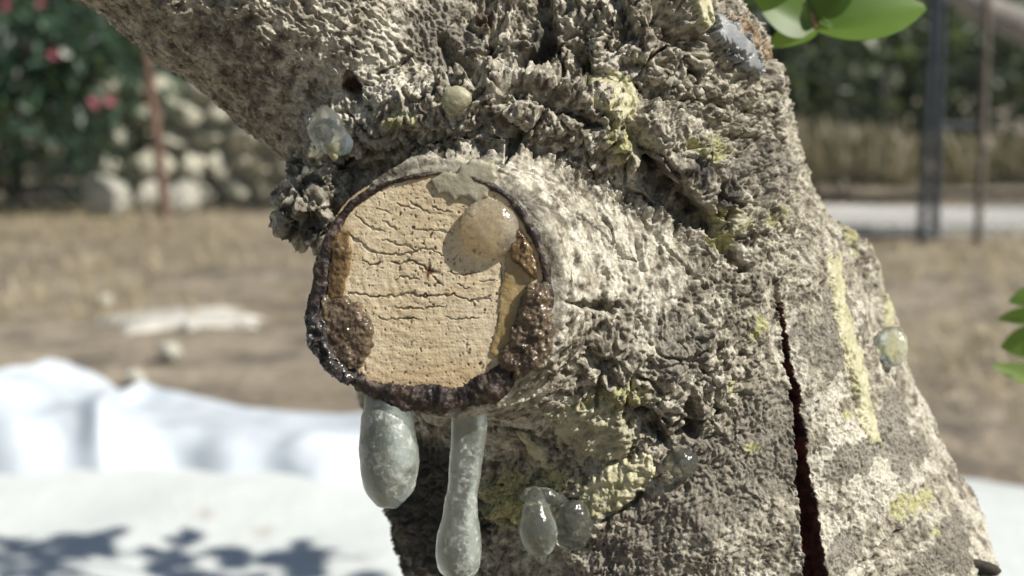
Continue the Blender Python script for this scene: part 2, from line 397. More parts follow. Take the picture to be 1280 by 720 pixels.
# crevices: polylines (px, px, half width) with depth in cm
CREV = [([(556, 50, 6), (566, 76, 8), (582, 84, 7), (600, 104, 9)], .55), ([(624, 148, 4), (646, 172, 8), (634, 198, 3)], .8),
        ([(652, 84, 8), (680, 72, 9), (690, 40, 7), (678, 0, 8), (684, -30, 8)], .8), ([(436, 96, 5), (445, 116, 7)], .7), ([(470, 94, 2), (512, 74, 2)], .25),
        ([(826, 10, 14), (842, 30, 17), (862, 52, 9)], 1.2), ([(925, -14, 8), (950, 14, 8), (963, 50, 7), (962, 92, 5)], .8), ([(795, 160, 7), (812, 205, 9)], .8),
        ([(808, 214, 9), (845, 250, 15), (885, 286, 8)], 1.1), ([(898, 305, 5), (930, 340, 4)], .7), ([(860, 76, 4), (871, 105, 3)], .5),
        ([(770, -10, 8), (784, 42, 6)], .7), ([(735, 162, 6), (752, 155, 5)], .5), ([(884, 168, 3), (940, 173, 3)], .35), ([(861, 506, 6), (868, 540, 5)], .8),
        ([(812, 558, 2), (860, 536, 3), (902, 512, 2)], .4), ([(742, 446, 6), (762, 468, 7)], .6), ([(805, 520, 8), (832, 550, 6)], .6), ([(618, 538, 2), (660, 533, 2), (696, 558, 3)], .35),
        ([(754, 652, 4), (804, 618, 3)], .4), ([(1073, 704, 2), (1128, 660, 2)], .25), ([(700, 376, 3), (735, 384, 4), (765, 388, 5)], .35), ([(640, 110, 6), (700, 130, 8), (735, 150, 6)], .7),
        ([(905, 250, 3), (945, 262, 3)], .3), ([(520, 185, 4), (470, 190, 4), (430, 205, 5)], .5), ([(720, 60, 6), (735, 100, 7)], .6), ([(970, 350, 4), (978, 390, 3)], .35),
        ([(930, 120, 3), (948, 160, 3)], .3), ([(750, 470, 3), (745, 505, 3)], .4), ([(700, 250, 2), (760, 300, 2), (800, 330, 2)], .18), ([(760, 220, 2), (830, 300, 2), (880, 360, 2)], .2), ([(1050, 260, 3), (1075, 300, 4)], .4)]
SAXIS = STUB[2][:3] - STUB[1][:3]; SAXIS /= np.linalg.norm(SAXIS)
def bark(p, nrm):
    """displacement (cm) along the normal and the colour masks"""
    px, py = proj(p); n = len(p)
    wp = p + 0.22 * np.stack([gn(p, 0.9, 1), gn(p, 0.9, 31), gn(p, 0.9, 61)], 1) + 0.06 * np.stack([gn(p, 3.1, 2), gn(p, 3.1, 32), gn(p, 3.1, 62)], 1)
    ridge = d_chain(p.astype(np.float32), RIDGE); stub = d_chain(p.astype(np.float32), STUB); limb = d_chain(p.astype(np.float32), LIMB)
    onl = ss(0.9, 0.1, limb) * ss(330, 160, py) * ss(620, 540, px)           # left limb
    ons = np.maximum(ss(1.3, 0.6, stub), ss(1.4, .6, d_chain(p.astype(np.float32), COLLAR)) * ss(470, 400, py)) * ss(0.6, 1.2, ridge) * ss(150, 200, py)                                # swollen collar round the stub
    top = ell(px, py, 760, 110, 240, 170, 25, .45)
    rough = np.clip(ss(1.0, 0.0, ridge) + 0.9 * top + ell(px, py, 800, 470, 120, 80, 0, .5) * .8 + ell(px, py, 400, 250, 60, 70, 0, .4) + ell(px, py, 560, 640, 90, 110, 0, .5) * .7, 0, 1) * (1 - 0.85 * onl) * (1 - 0.85 * ons)
    flat = ss(880, 1000, px) * ss(300, 420, py)                                                       # flatter lower right
    flat = np.maximum(flat, ss(560, 660, py) * ss(740, 860, px))
    # stretched domain: along the limb, else mild diagonal
    def stretch(q, d, k): d = np.array(d, float) / np.linalg.norm(d); return q - (q @ d)[:, None] * d * (1 - k)
    qa = stretch(wp, (-.78, .62, .1), .55); qb = stretch(wp, (.55, .8, .1), .6)
    ang = p - STUB[1][:3]; ang = ang - (ang @ SAXIS)[:, None] * SAXIS; rad = np.linalg.norm(ang, axis=1)   # rings round the stub
    bw, b2, bid = worley(qb, 3.0, 7.7); cw, c2, cid = worley(wp, 1.35, 3.1)
    def rdg(q, f, off): return 1 - np.abs(gn(q, f, off)) * 1.9          # thin crests, wide pits
    r1a = rdg(qa, 3.6, 11); r2a = rdg(qa, 7.4, 12); r1 = rdg(qb, 3.1, 13); r2 = rdg(qb, 6.6, 14); r3 = rdg(wp, 13.0, 15)
    f_hi = fbm(wp, 6.5, 2, 9); f_mid = fbm(wp, 1.6, 3, 21); f_lo = fbm(p, 0.33, 3, 5)
    h = 0.28 * f_lo + (0.06 + 0.16 * rough) * f_mid
    h += onl * (0.12 * r1a + 0.08 * r2a + 0.022 * r3)
    pl = ss(0.02, 0.20, c2 - cw); sm = ss(0.02, 0.2, b2 - bw)
    oth = 1 - onl
    h += oth * rough * (0.13 * pl + 0.16 * (cid - .5) + 0.08 * sm + 0.07 * (bid - .5) + 0.10 * r1 + 0.08 * r2 + 0.028 * r3)
    mid = oth * (1 - rough) * (1 - flat) * (1 - ons)
    h += mid * (0.06 * pl + 0.04 * (cid - .5) + 0.05 * sm + 0.05 * (bid - .5) + 0.085 * r1 + 0.075 * r2 + 0.025 * r3)
    h += oth * flat * (0.022 * sm + 0.03 * (bid - .5) + 0.05 * r1 + 0.055 * r2 + 0.026 * r3 + 0.03 * pl)
    rr = np.stack([rad * 2.6 + 0.45 * f_mid, ang[:, 0] * .45, ang[:, 1] * .45], 1)
    rn = fbm(rr, 1.0, 3, 40)
    h += ons * (1 - rough) * (0.09 * rn - 0.16 * ss(.25, .5, gn(rr, 1.3, 77)) - 0.07 * ss(.3, .5, gn(rr, 2.6, 78)) + 0.05 * rdg(rr, 1.3, 16) + 0.04 * rdg(rr, 2.9, 17) + 0.014 * r2 + 0.008 * r3)
    # pits
    pit = ss(0.28, 0.55, gn(wp, 2.3, 88)); pit2 = ss(0.3, 0.52, gn(wp, 4.6, 99))
    pz = ell(px, py, 790, 455, 150, 95, 10, .5) + .8 * rough + .35 * (1 - flat) * oth * (1 - .8 * ons)
    h -= np.clip(pz, 0, 1) * (0.20 * pit + 0.11 * pit2) + 0.07 * (0.35 + 0.65 * (1 - flat)) * (1 - .75 * ons) * ss(.3, .5, gn(wp, 7.5, 101))
    cr = 1 - np.abs(gn(wp, 0.75, 55)); h -= rough * 0.35 * ss(0.9, 0.99, cr)
    # single crevices and the tapping scratch
    jx = px + 5 * gn(p, 2.2, 70) + 3 * gn(p, 6, 72); jy = py + 5 * gn(p, 2.2, 71) + 3 * gn(p, 6, 73)
    crevm = np.zeros(n)
    front = ss(-0.25, 0.1, nrm[:, 2])
    for pts, dep in CREV:
        d, wv = seg_d(jx, jy, pts); k = ss(1.5, 0.35, d / (wv * (1.3 if dep > .5 else 1.0))) * front; h -= dep * k; crevm = np.maximum(crevm, k)
    d, wv = seg_d(px + 3.4 * gn(p, 2.2, 80) + 2.4 * gn(p, 5.5, 81) + 1.2 * gn(p, 12, 82), py, SCRATCH); k = ss(1.25, 0.55, d / wv) * front
    h -= 0.55 * k; lip = ss(2.4, 1.3, d / wv) * (1 - k) * front; h += 0.07 * lip * (1 + f_hi)
    fr = ell(px, py, 515, 650, 50, 95, -8, .5); h += fr * (.30 * rdg(wp, 1.3, 401) + .12 * rdg(wp, 3, 402) - .22)
    # keep the sawn face clean
    face = ss(0.05, -0.12, stub) * ss(-0.35, -0.1, (p - FP) @ FN) * ss(.5, .8, nrm @ FN)
    h = h * (1 - 0.9 * face)
    # colour masks
    c_lo = fbm(p, 0.55, 3, 200); c_mid = fbm(p, 1.7, 3, 210)
    g = 0.2 + 0.5 * c_mid + 0.25 * c_lo
    g += ons * (0.03 + .75 * fbm(rr, .8, 2, 300)) + ell(px, py, 760, 290, 110, 120, 40, .6) * .2 + ell(px, py, 430, 60, 140, 80, 35, .6) * .3  # the limb patch is paler to paint in its sunlit zone
    pp = np.sin(px * 0.045 + py * 0.075 + 2.5 * c_lo) * .5 + 2.0 * c_lo
    g = g * (1 - flat) + flat * (0.02 + 0.55 * ss(-.15, .2, pp + .6 * c_mid)) 
    g -= .22 * ell(px, py, 900, 610, 95, 110, 20, .5); g -= ss(345, 260, px) * ss(300, 240, py) * 0.4  # last term darkens the limb's left, painting in its shaded side
    g += ell(px, py, 1060, 620, 60, 110, 15, .5) * .25 + ell(px, py, 1005, 690, 60, 50, 0, .5) * .3
    a = 0.25 * ss(.1, .4, gn(p, 1.2, 230)) * rough + ell(px, py, 540, 640, 60, 110, 0, .6) * .45 + ss(.15, .5, gn(p, .9, 240)) * .35 * oth * (1 - ons)
    a += ell(px, py, 860, 235, 60, 35, 40, .5) * .35 + ell(px, py, 385, 265, 45, 50, 0, .5) * .4 + ell(px, py, 590, 600, 80, 90, 0, .6) * .25 + ell(px, py, 700, 40, 60, 60, 0, .6) * .2  # knob is dark crust; patches below ridge and stub paint in shade
    y = np.zeros(n)
    for cx, cy, rx, ry, ro in [(948, 410, 14, 20, 0), (1128, 632, 18, 22, 0), (1155, 625, 12, 20, 0), (1050, 518, 9, 9, 0), (905, 275, 30, 18, 20), (960, 275, 22, 14, 0), (900, 300, 22, 16, 0), (640, 620, 36, 50, 20), (1165, 665, 9, 9, 0), (910, 480, 8, 14, 0), (940, 560, 14, 8, 0), (775, 175, 20, 35, -20), (765, 500, 60, 20, -15), (690, 600, 50, 18, 0), (880, 190, 30, 14, 20), (505, 150, 26, 10, -10), (1060, 300, 10, 30, 0)]:
        y = np.maximum(y, ell(px, py, cx, cy, rx, ry, ro, .6) * .72)
    b = np.maximum(k, ss(1.8, .7, d / wv) * front)  # red-brown cut colour, widened to paint in shade along the groove
    q_ = np.zeros(n); ex, ey = px + 26 * c_lo + 12 * c_mid, py + 26 * fbm(p, .55, 2, 205) + 12 * gn(p, 1.7, 207)
    for cx, cy, rx, ry, ro in [(905, 590, 120, 62, -38), (800, 690, 90, 40, -35), (955, 520, 40, 45, -30), (1032, 410, 34, 55, 5), (1075, 575, 52, 26, -30), (1120, 545, 26, 50, -20), (1170, 690, 60, 30, -50), (1050, 690, 30, 18, -30), (940, 215, 40, 26, 20), (660, 235, 30, 16, 30), (560, 50, 50, 34, 30), (850, 430, 30, 50, 0)]:
        q_ = np.maximum(q_, ell(ex, ey, cx, cy, rx, ry, ro, .25) * .75)
    b = np.maximum(b, ell(px, py, 606, 29, 15, 13, 0, .3) * .52); b = np.maximum(b, ell(px, py, 440, 108, 18, 12, 0, .6) * .55)
    h += 0.22 * ell(px, py, 606, 29, 14, 13, 0, .35) - 0.2 * (ell(px, py, 606, 29, 22, 20, 0, .2) - ell(px, py, 606, 29, 15, 14, 0, .2))
    return h, np.stack([y, np.clip(g, 0, 1), b, np.clip(a, 0, 1), q_], 1)

FINE = 3
V, F = surface_nets((-22, -17, -24), (17, 21, 4.4), 0.265, sdf)
nm = grad(V); fc = V[F].mean(1); fn = nm[F].mean(1); px, py = proj(fc)
view = -fc + np.array([0, 0, D0]); view /= np.linalg.norm(view, axis=1)[:, None]
sel = (px > -60) & (px < 1330) & (py > -50) & (py < 770) & ((fn * view).sum(1) > -0.15)
Vf, Ff = compact(V, F[sel])
for _ in range(FINE): Vf, Ff = subdivide(Vf, Ff)
def finish(V, newton=2):
    V = V.astype(np.float64)
    for _ in range(newton):
        g = grad(V); V = V - g * sdf(V)[:, None] * 0.95
    g = grad(V); return V, g
Vf, Nf = finish(Vf, 1); Hf, Mf = bark(Vf, Nf)
Bf = Vf.copy(); Vf = Vf + Nf * Hf[:, None]
Vc, Fc = compact(V, F[~sel]); Vc, Nc = finish(Vc); Hc, Mc = bark(Vc, Nc); Vc = Vc + Nc * Hc[:, None]
Vl, Fl = surface_nets((-12, -78, -44), (30, -15.6, 4), 0.7, lambda p: sdf(p) + 0.05)
Vl, Nl = finish(Vl, 1); Hl, Ml = bark(Vl, Nl); Vl = Vl + Nl * (Hl[:, None] - 0.08)
TV = np.concatenate([Vf, Vc, Vl]); TF = np.concatenate([Ff, Fc + len(Vf), Fl + len(Vf) + len(Vc)]); TM = np.concatenate([Mf, Mc, Ml])
_b = c2w(MAIN[0][:3])[0]; BASE = (_b[0], _b[1], 0.0)
tree = bpy.data.objects.new('mastic_tree', None); COL.objects.link(tree); tree.location = BASE; tree.empty_display_size = 0.1
tree['label'] = 'gnarled grey mastic tree trunk with a sawn branch stub weeping resin'; tree['category'] = 'tree'
trunk = world_obj('trunk', c2w(TV), TF, BARK, tree, attrs={'mask': TM[:, :4], 'mask2': np.repeat(TM[:, 4:5], 4, 1)})
print('TRUNK faces', len(Ff), len(Fc), len(Fl))
PXF, PYF = proj(Vf); FRONT = Nf[:, 2] > -0.1
def surf(px, py, r=4):
    m = np.where((np.hypot(PXF - px, PYF - py) < r) & FRONT)[0]
    k = m[np.argmax(Vf[m, 2])]; return Vf[k], Nf[k]

# ------------------------------------------------------------------ the sawn face
def on_face(px, py, off=0.0):
    d = np.stack([(px - 640) / FPX, -(py - 360) / FPX, -np.ones_like(px)], 1); o = np.array([0, 0, D0])
    t = ((FP + FN * off - o) @ FN) / (d @ FN); return o + d * t[:, None]
RIM_ = [(515, 218, 5), (560, 213, 5), (602, 222, 6), (640, 243, 8), (665, 275, 9), (682, 310, 10), (691, 345, 11), (690, 385, 15), (681, 425, 20), (662, 460, 23), (637, 490, 28), (602, 507, 27), (560, 515, 27), (520, 514, 25), (480, 506, 22),
       (450, 490, 17), (420, 467, 20), (396, 437, 22), (386, 400, 20), (388, 360, 17), (396, 320, 13), (412, 285, 11), (437, 252, 8), (473, 230, 6)]
RIM = [(a, b, c * .62) for a, b, c in RIM_]
L = spline(RIM + RIM[:3], 24 * 20 + 41)[20:20 + 480]
inner = [(a + (540 - a) * w_ / math.hypot(540 - a, 358 - b) * 1.0, b + (358 - b) * w_ / math.hypot(540 - a, 358 - b)) for a, b, w_ in L[::6]]
st = 0.8
gx, gy = np.meshgrid(np.arange(384, 694, st), np.arange(214, 512, st)); sh = gx.shape; gx = gx.ravel(); gy = gy.ravel()
dpo = poly_d(gx, gy, inner)
Z1 = lambda pts: [(340 + a * .3125, 180 + b * .3125, ww) for a, b, ww in pts]
def crk(*pts, w0=0.95): return Z1([(a, b, w0 * (0.35 if i in (0, len(pts) - 1) else 1)) for i, (a, b) in enumerate(pts)])
CR = [crk((330, 280), (380, 320), (410, 340), (455, 350)), crk((300, 350), (330, 385), (370, 405), (410, 430), (470, 445), (540, 440), (580, 425), (530, 405), (470, 390), (440, 385), w0=1.15), crk((580, 425), (600, 418), (640, 425), (690, 440)),
      crk((470, 475), (520, 478), (560, 465), (600, 490), (625, 505), w0=1.3), crk((640, 530), (665, 550), (690, 560)), crk((700, 510), (760, 522), (820, 510)), crk((310, 590), (360, 605), (420, 610), (480, 612), (530, 600), (600, 605), (670, 605), (700, 600), (760, 615), (790, 625), (850, 620), (890, 630), w0=1.3),
      crk((490, 655), (560, 660), (640, 655), (700, 650)), crk((500, 240), (540, 260), (570, 262), w0=1.3), crk((555, 238), (600, 255), (635, 282), w0=1.25), crk((640, 258), (680, 260), (720, 265)), crk((420, 260), (450, 268), (485, 282)), crk((640, 345), (680, 350), (725, 358)), crk((740, 560), (770, 572), (795, 575)),
      crk((830, 550), (870, 545), (905, 546)), crk((915, 470), (920, 560), (915, 640), (900, 725), w0=1.15), crk((440, 300), (480, 330), (500, 345)), crk((360, 470), (400, 480), (440, 478)), crk((480, 540), (540, 530), (590, 545)), crk((700, 690), (760, 700), (820, 690)), crk((560, 330), (600, 345), (640, 340)), crk((420, 690), (470, 700), (540, 695), (600, 703))]
gp = on_face(gx, gy); jx = gx + 2.2 * gn(gp, 3.5, 1) + 1.8 * gn(gp, 9, 2); jy = gy + 3.0 * gn(gp, 3.0, 3) + 2.6 * gn(gp, 8, 4)
cm = np.zeros(len(gx))
for c in CR:
    d, wv = seg_d(jx, jy, c); cm = np.maximum(cm, ss(1.35, 0.4, d / (wv * (1 + .9 * gn(gp, 5, 6)).clip(.3))))
pr = np.hypot(gx - 537.5, gy - 339); pa = np.arctan2(gy - 339, gx - 537.5)
pith = ss(10 + 5 * np.sin(pa * 3 + 1) + 3 * np.sin(pa * 7), 2, pr)
ringr = np.hypot((gx - 537.5), (gy - 339) * 1.03) + 3.5 * gn(gp, .6, 12)
ring = np.sin(ringr * 0.55) * .5 + np.sin(ringr * .23 + 1) * .5
spk = np.maximum(ss(.40, .55, gn(gp, 9, 31)) * ss(-.15, .3, gn(gp, 1.3, 33)), ss(.5, .62, gn(gp, 13, 35)) * .7) * .85
d_ = seg_d(gx, gy, Z1([(480, 360, 3), (520, 375, 3), (700, 395, 3), (720, 395, 3)]))[0]
edge = ss(9, 0, dpo + 4 * gn(gp, 3, 44)) * .55 + ss(430, 490, gy + 12 * gn(gp, 1.5, 3)) * .35
hgt = -0.10 * cm - 0.05 * pith + 0.006 * ring + 0.012 * fbm(gp, 4, 3, 50) + 0.02 * gn(gp, .8, 51) - 0.035 * spk + 0.006 * gn(gp * np.array([.4, 3, 1]), 5, 52) - 0.16 * ss(3, -7, dpo) + 0.05
keep = dpo > -9
f4 = grid_faces(sh[1], sh[0])[:, ::-1]; f4 = f4[keep[f4].all(1)]
fv = gp + FN * hgt[:, None]
v_, f_ = compact(np.concatenate([fv, np.stack([cm, pith, spk], 1), edge[:, None]], 1), f4)
stubp = world_obj('sawn_wood', c2w(v_[:, :3]), f_, WOOD, tree, attrs={'mask': v_[:, 3:7]}, label='pale tan sawn end grain with fine cracks')
# bark rim round the sawn wood
m = N('rim_bark'); n1 = m.noise(160, 4, .6); n2 = m.noise(520, 3)
m.set(Base_Color=m.mix(m.rng(n1, .4, .62), (0.018, 0.012, 0.010), m.mix(m.rng(n2, .45, .6), (0.05, 0.028, 0.019), (0.15, 0.12, 0.09))), Roughness=m.rng(n2, .35, .65, .35, .8)); m.bump(m.math('ADD', n1, n2), .7, .0012)
RIMM = m.m
na = 28; ph = np.linspace(0, 2 * np.pi, na, endpoint=False); RV = []
cpx = np.array([[a + (540 - a) * w_ / math.hypot(540 - a, 358 - b), b + (358 - b) * w_ / math.hypot(540 - a, 358 - b)] for a, b, w_ in L])
ctr = on_face(cpx[:, 0], cpx[:, 1]); out = on_face(L[:, 0], L[:, 1]) - ctr; ow = np.linalg.norm(out, axis=1); out /= ow[:, None]
for i in range(len(L)):
    low = ss(440, 500, L[i, 1])
    q = ctr[i] + out[i] * (np.cos(ph)[:, None] * ow[i] * 1.0 - 0.02) + FN * (np.sin(ph)[:, None] * np.where(np.sin(ph) > 0, 0.10 + 0.25 * ow[i], 0.9)[:, None]) + FN * (0.03)
    RV.append(q)
RV = np.concatenate(RV); dirs = RV - np.repeat(ctr, na, 0); dirs /= np.linalg.norm(dirs, axis=1)[:, None] + 1e-9
ows = np.repeat(ow, na)
w1, w2, wid = worley(RV, 3.8, 4)
RV = RV + dirs * ((0.12 * fbm(RV, 1.6, 2, 60) + 0.02 * (0.6 - w1) + .035 * gn(RV, 5, 6) + .04 * gn(RV, 14, 6)) * np.clip(ows / 0.25, .5, 1.15))[:, None]
world_obj('bark_rim', c2w(RV), grid_faces(na, len(L), True)[:, ::-1], RIMM, tree, label='dark resin soaked bark edge round the sawn wood')

# ------------------------------------------------------------------ resin
CLEAR = mat_resin('clear_resin', (0.72, 0.76, 0.66), (0.84, 0.87, 0.79), .30, .16, .95, sc=700)
MILKY = mat_resin('milky_resin', (0.60, 0.64, 0.56), (0.76, 0.79, 0.72), .5, .3, .9, (0.60, 0.63, 0.57), sc=650)
HONEY = mat_resin('honey_resin', (0.72, 0.63, 0.46), (0.84, 0.78, 0.64), .35, .1, .8, (0.66, 0.60, 0.47), sc=900)
AMBER = mat_resin('amber_resin', (0.17, 0.10, 0.045), (0.36, 0.235, 0.10), .4, .2, .5, (0.46, 0.38, 0.25), sc=1100)
BROWN = mat_resin('brown_resin', (0.075, 0.048, 0.030), (0.19, 0.13, 0.075), .62, .2, .45, (0.30, 0.235, 0.16), sc=1300)
GREYR = mat_resin('grey_resin', (0.32, 0.29, 0.20), (0.42, 0.385, 0.285), .5, .45, .05, (0.47, 0.44, 0.34), sc=700)
YELL = mat_resin('yellow_resin', (0.38, 0.355, 0.20), (0.52, 0.49, 0.31), .5, .5, .05, (0.60, 0.575, 0.43), sc=700)
OLIVE = mat_resin('olive_resin', (0.27, 0.25, 0.16), (0.42, 0.40, 0.27), .5, .55, .03, (0.52, 0.50, 0.38), sc=600)
def resin(name, V, F, mat, label, group=None, noise=0.0, f=2.0, cat='resin'):
    if noise:
        c = V.mean(0); d = V - c; d /= np.linalg.norm(d, axis=1)[:, None] + 1e-9
        V = V + d * (noise * fbm(V, f, 3, len(label)))[:, None]
    return world_obj(name, c2w(V), F, mat, label=label, cat=cat, group=group)
def drip(rows, n=90, seg=40):                         # rows: px, py, z, half width px
    R = spline(rows, n); d = D0 - R[:, 2]
    P = np.stack([(R[:, 0] - 640) / FPX * d, -(R[:, 1] - 360) / FPX * d, R[:, 2]], 1)
    return tube(P, np.maximum(R[:, 3], 0.15) / FPX * d, seg)
def ball(c, rx, ry, rz, nu=56, nv=40, rot=0.0):
    a = np.linspace(0, 2 * np.pi, nu, endpoint=False); b = np.linspace(0.02, np.pi - 0.02, nv); A, B = np.meshgrid(a, b); A = A.ravel(); B = B.ravel()
    x, y, z = rx * np.sin(B) * np.cos(A), ry * np.cos(B), rz * np.sin(B) * np.sin(A)
    c_, s_ = math.cos(rot), math.sin(rot)
    V = np.stack([x * c_ - y * s_, x * s_ + y * c_, z], 1) + c
    F = grid_faces(nu, nv, True); k = len(V)
    V = np.concatenate([V, V[:nu].mean(0)[None], V[-nu:].mean(0)[None]])
    F = np.concatenate([F, [[k, (2 * q + 2) % nu, 2 * q + 1, 2 * q] for q in range(nu // 2)], [[k + 1, k - nu + 2 * q, k - nu + 2 * q + 1, k - nu + (2 * q + 2) % nu] for q in range(nu // 2)]])
    return V, F
def patch(name, poly, thick, mat, label, soft=9, base=0.06, nz=0.05, step=1.0, f=2.5, jag=3.0):
    P = np.array(poly, float); x0, y0 = P.min(0) - 3; x1, y1 = P.max(0) + 3
    gx, gy = np.meshgrid(np.arange(x0, x1, step), np.arange(y0, y1, step)); sh = gx.shape; gx = gx.ravel(); gy = gy.ravel()
    gp = on_face(gx, gy); d = poly_d(gx + jag * gn(gp, 2.5, 5) + jag * .6 * gn(gp, 7, 3), gy + jag * gn(gp, 2.5, 6) + jag * .6 * gn(gp, 7, 2), poly)
    t = np.clip((d + 1.5) / soft, 0, 1); hh = thick * np.sqrt(1 - (1 - t) ** 2) + nz * fbm(gp, f, 3, 70) * t - 0.08 * (d < 0) + base
    f4 = grid_faces(sh[1], sh[0])[:, ::-1]; f4 = f4[(d > -2.5)[f4].all(1)]
    v, f_ = compact(gp + FN * hh[:, None], f4)
    # underside, so that the slab is closed
    vb = v - FN * 0.12; vb = vb - FN * (((vb - FP) @ FN) * 0.0)[:, None]
    e = np.concatenate([f_[:, [0, 1]], f_[:, [1, 2]], f_[:, [2, 3]], f_[:, [3, 0]]]); ky = np.sort(e, 1); _, i, c = np.unique(ky[:, 0] * len(v) + ky[:, 1], return_index=True, return_counts=True)
    be = e[i[c == 1]]; n = len(v); side = np.stack([be[:, 1], be[:, 0], be[:, 0] + n, be[:, 1] + n], 1)
    V2 = np.concatenate([v, vb]); F2 = np.concatenate([f_, f_[:, ::-1] + n, side])
    return world_obj(name, c2w(V2), F2, mat, label=label, cat='resin')
def biggest(F):                                       # faces of the largest connected piece
    u, inv = np.unique(F, return_inverse=True); f = inv.reshape(F.shape); lab = np.arange(len(u))
    for _ in range(400):
        m = lab[f].min(1); new = lab.copy()
        for k in range(4): np.minimum.at(new, f[:, k], m)
        new = new[new]
        if (new == lab).all(): break
        lab = new
    l = lab[f[:, 0]]; v, c = np.unique(l, return_counts=True); return F[l == v[np.argmax(c)]]
def crust(name, poly, thick, mat, label, soft=8, nz=0.05, f=3.0, jag=5, lump=0.0, cat='resin', sm=.5):
    x0, y0 = np.min(poly, 0) - 16; x1, y1 = np.max(poly, 0) + 16
    cxm = (x0 + x1) / 2; m = (PXF > x0) & (PXF < x1) & (PYF > y0) & (PYF < y1) & FRONT
    fk = Ff[m[Ff].all(1)]
    B = Bf[m]; jx = PXF[m] + jag * gn(B, 2.0, 5) + jag * .6 * gn(B, 6, 3); jy = PYF[m] + jag * gn(B, 2.0, 6) + jag * .6 * gn(B, 6, 2)
    dd = np.full(len(Bf), -99.0); dd[m] = poly_d(jx, jy, poly)
    fk = fk[(dd > -2.5)[fk].all(1)]; fk = biggest(fk); u, inv = np.unique(fk, return_inverse=True); fk = inv.reshape(fk.shape)
    d = dd[u]; t = np.clip((d + 2) / soft, 0, 1); B = Bf[u]; prof = np.sqrt(1 - (1 - t) ** 2)
    w1 = worley(B, 4.0, 8)[0] if lump else 0
    low = Hf[u] * (1 - sm) + sm * Hf[u].mean()
    hh = low * t + Hf[u] * (1 - t) + thick * prof + nz * fbm(B, f, 3, 90) * t + lump * (0.6 - w1) * t - 0.10 * (1 - t)
    v = B + Nf[u] * hh[:, None]; vb = v - Nf[u] * (0.10 + .0 * t)[:, None]
    e = np.concatenate([fk[:, [0, 1]], fk[:, [1, 2]], fk[:, [2, 3]], fk[:, [3, 0]]]); ky = np.sort(e, 1).astype(np.int64); _, i, c = np.unique(ky[:, 0] * len(v) + ky[:, 1], return_index=True, return_counts=True)
    be = e[i[c == 1]]; n = len(v); side = np.stack([be[:, 1], be[:, 0], be[:, 0] + n, be[:, 1] + n], 1)
    return world_obj(name, c2w(np.concatenate([v, vb])), np.concatenate([fk, fk[:, ::-1] + n, side]), mat, label=label, cat=cat)

# hanging tears under the sawn face
v, f = drip([(478, 492, .8, 22), (481, 508, .95, 27), (484, 530, 1.05, 33), (486, 560, 1.1, 36.5), (487, 590, 1.1, 35.5), (487, 612, 1.1, 30), (488, 626, 1.1, 20), (489, 633, 1.1, 10), (489, 635.5, 1.1, 1)])
resin('resin_tear', v, f, MILKY, 'fat milky grey resin tear hanging from the lower left of the sawn face', 'resin tears on the trunk', .05, 1.6)
v, f = drip([(588, 498, .7, 16), (587, 522, .8, 22), (586, 545, .8, 22), (582, 580, .9, 20.5), (579, 610, .9, 19.5), (576, 640, 1.0, 22), (574, 670, 1.0, 27.5), (573, 695, 1.0, 28.5), (573, 712, 1.0, 24), (573, 722, 1.0, 13), (573, 726, 1, 1)], 110)
resin('resin_tear', v, f, MILKY, 'long milky resin icicle hanging below the sawn face, widest at its tip', 'resin tears on the trunk', .05, 1.8)
s0, _ = surf(676, 640); z0 = s0[2] + .75
v, f = drip([(668, 612, z0 - .5, 7), (669, 626, z0 - .1, 13), (671, 645, z0 + .05, 20.5), (673, 665, z0 + .1, 24), (674, 682, z0 + .1, 20), (674, 692, z0 + .1, 12), (674, 697, z0 + .1, 1)], 70)
resin('resin_tear', v, f, CLEAR, 'small clear drop shaped resin tear hanging beneath yellow crusts', 'resin tears on the trunk', .03, 2)
s1, _ = surf(712, 655)
v, f = ball(s1 + [0, 0, .25], .62, .72, .55); resin('resin_bead', v, f, CLEAR, 'dull translucent resin bead stuck behind the small hanging drop', 'resin beads', .1, 1.5)
v, f = drip([(652, 622, z0 - .75, 6), (664, 619, z0 - .35, 10), (684, 621, z0 - .3, 10), (704, 630, z0 - .5, 9), (722, 646, z0 - .7, 5)], 40, 24); resin('resin_bridge', v, f, CLEAR, 'glassy neck of resin joining the small drop to the bark', None, .06, 2)
# the round drop on the sawn face
c = on_face(np.array([613.0]), np.array([286.0]), .13)[0]; v, f = ball(c, .78, .82, .36, rot=.3); resin('resin_drop', v, f, HONEY, 'round glossy honey coloured resin drop on the sawn face casting a shadow', None, .06, 1.0)
# faceted lump in the fork
s2, n2 = surf(412, 165, 6); v, f = ball(s2 + [0.05, -.05, .35], .62, .78, .5, 24, 16, .35)
dv = v - v.mean(0); dv /= np.linalg.norm(dv, axis=1)[:, None]; fac = np.max(np.stack([dv @ (q / np.linalg.norm(q)) for q in np.random.default_rng(8).normal(size=(16, 3))]), 0); v = v.mean(0) + (v - v.mean(0)) / np.clip(fac, .72, 1)[:, None] * .86
resin('resin_lump', v, f, mat_resin('glassy_resin', (.82, .88, .84), (.92, .95, .92), .2, .08, .95, (.8, .84, .8), sc=250), 'glassy angular resin lump lodged in the crook under the limb')
v, f = drip([(415, 180, s2[2] + .4, 9), (417, 190, s2[2] + .4, 7), (418, 197, s2[2] + .4, 5), (418, 202, s2[2] + .4, .6)], 24, 16); resin('resin_tip', v, f, YELL, 'yellow resin tip under the glassy angular lump')
s3, _ = surf(852, 578); v, f = ball(s3 + [0, 0.02, .22], .47, .50, .40); resin('resin_bead', v, f, CLEAR, 'small clear resin bead on bark to the right of the yellow crust', 'resin beads', .04, 2)
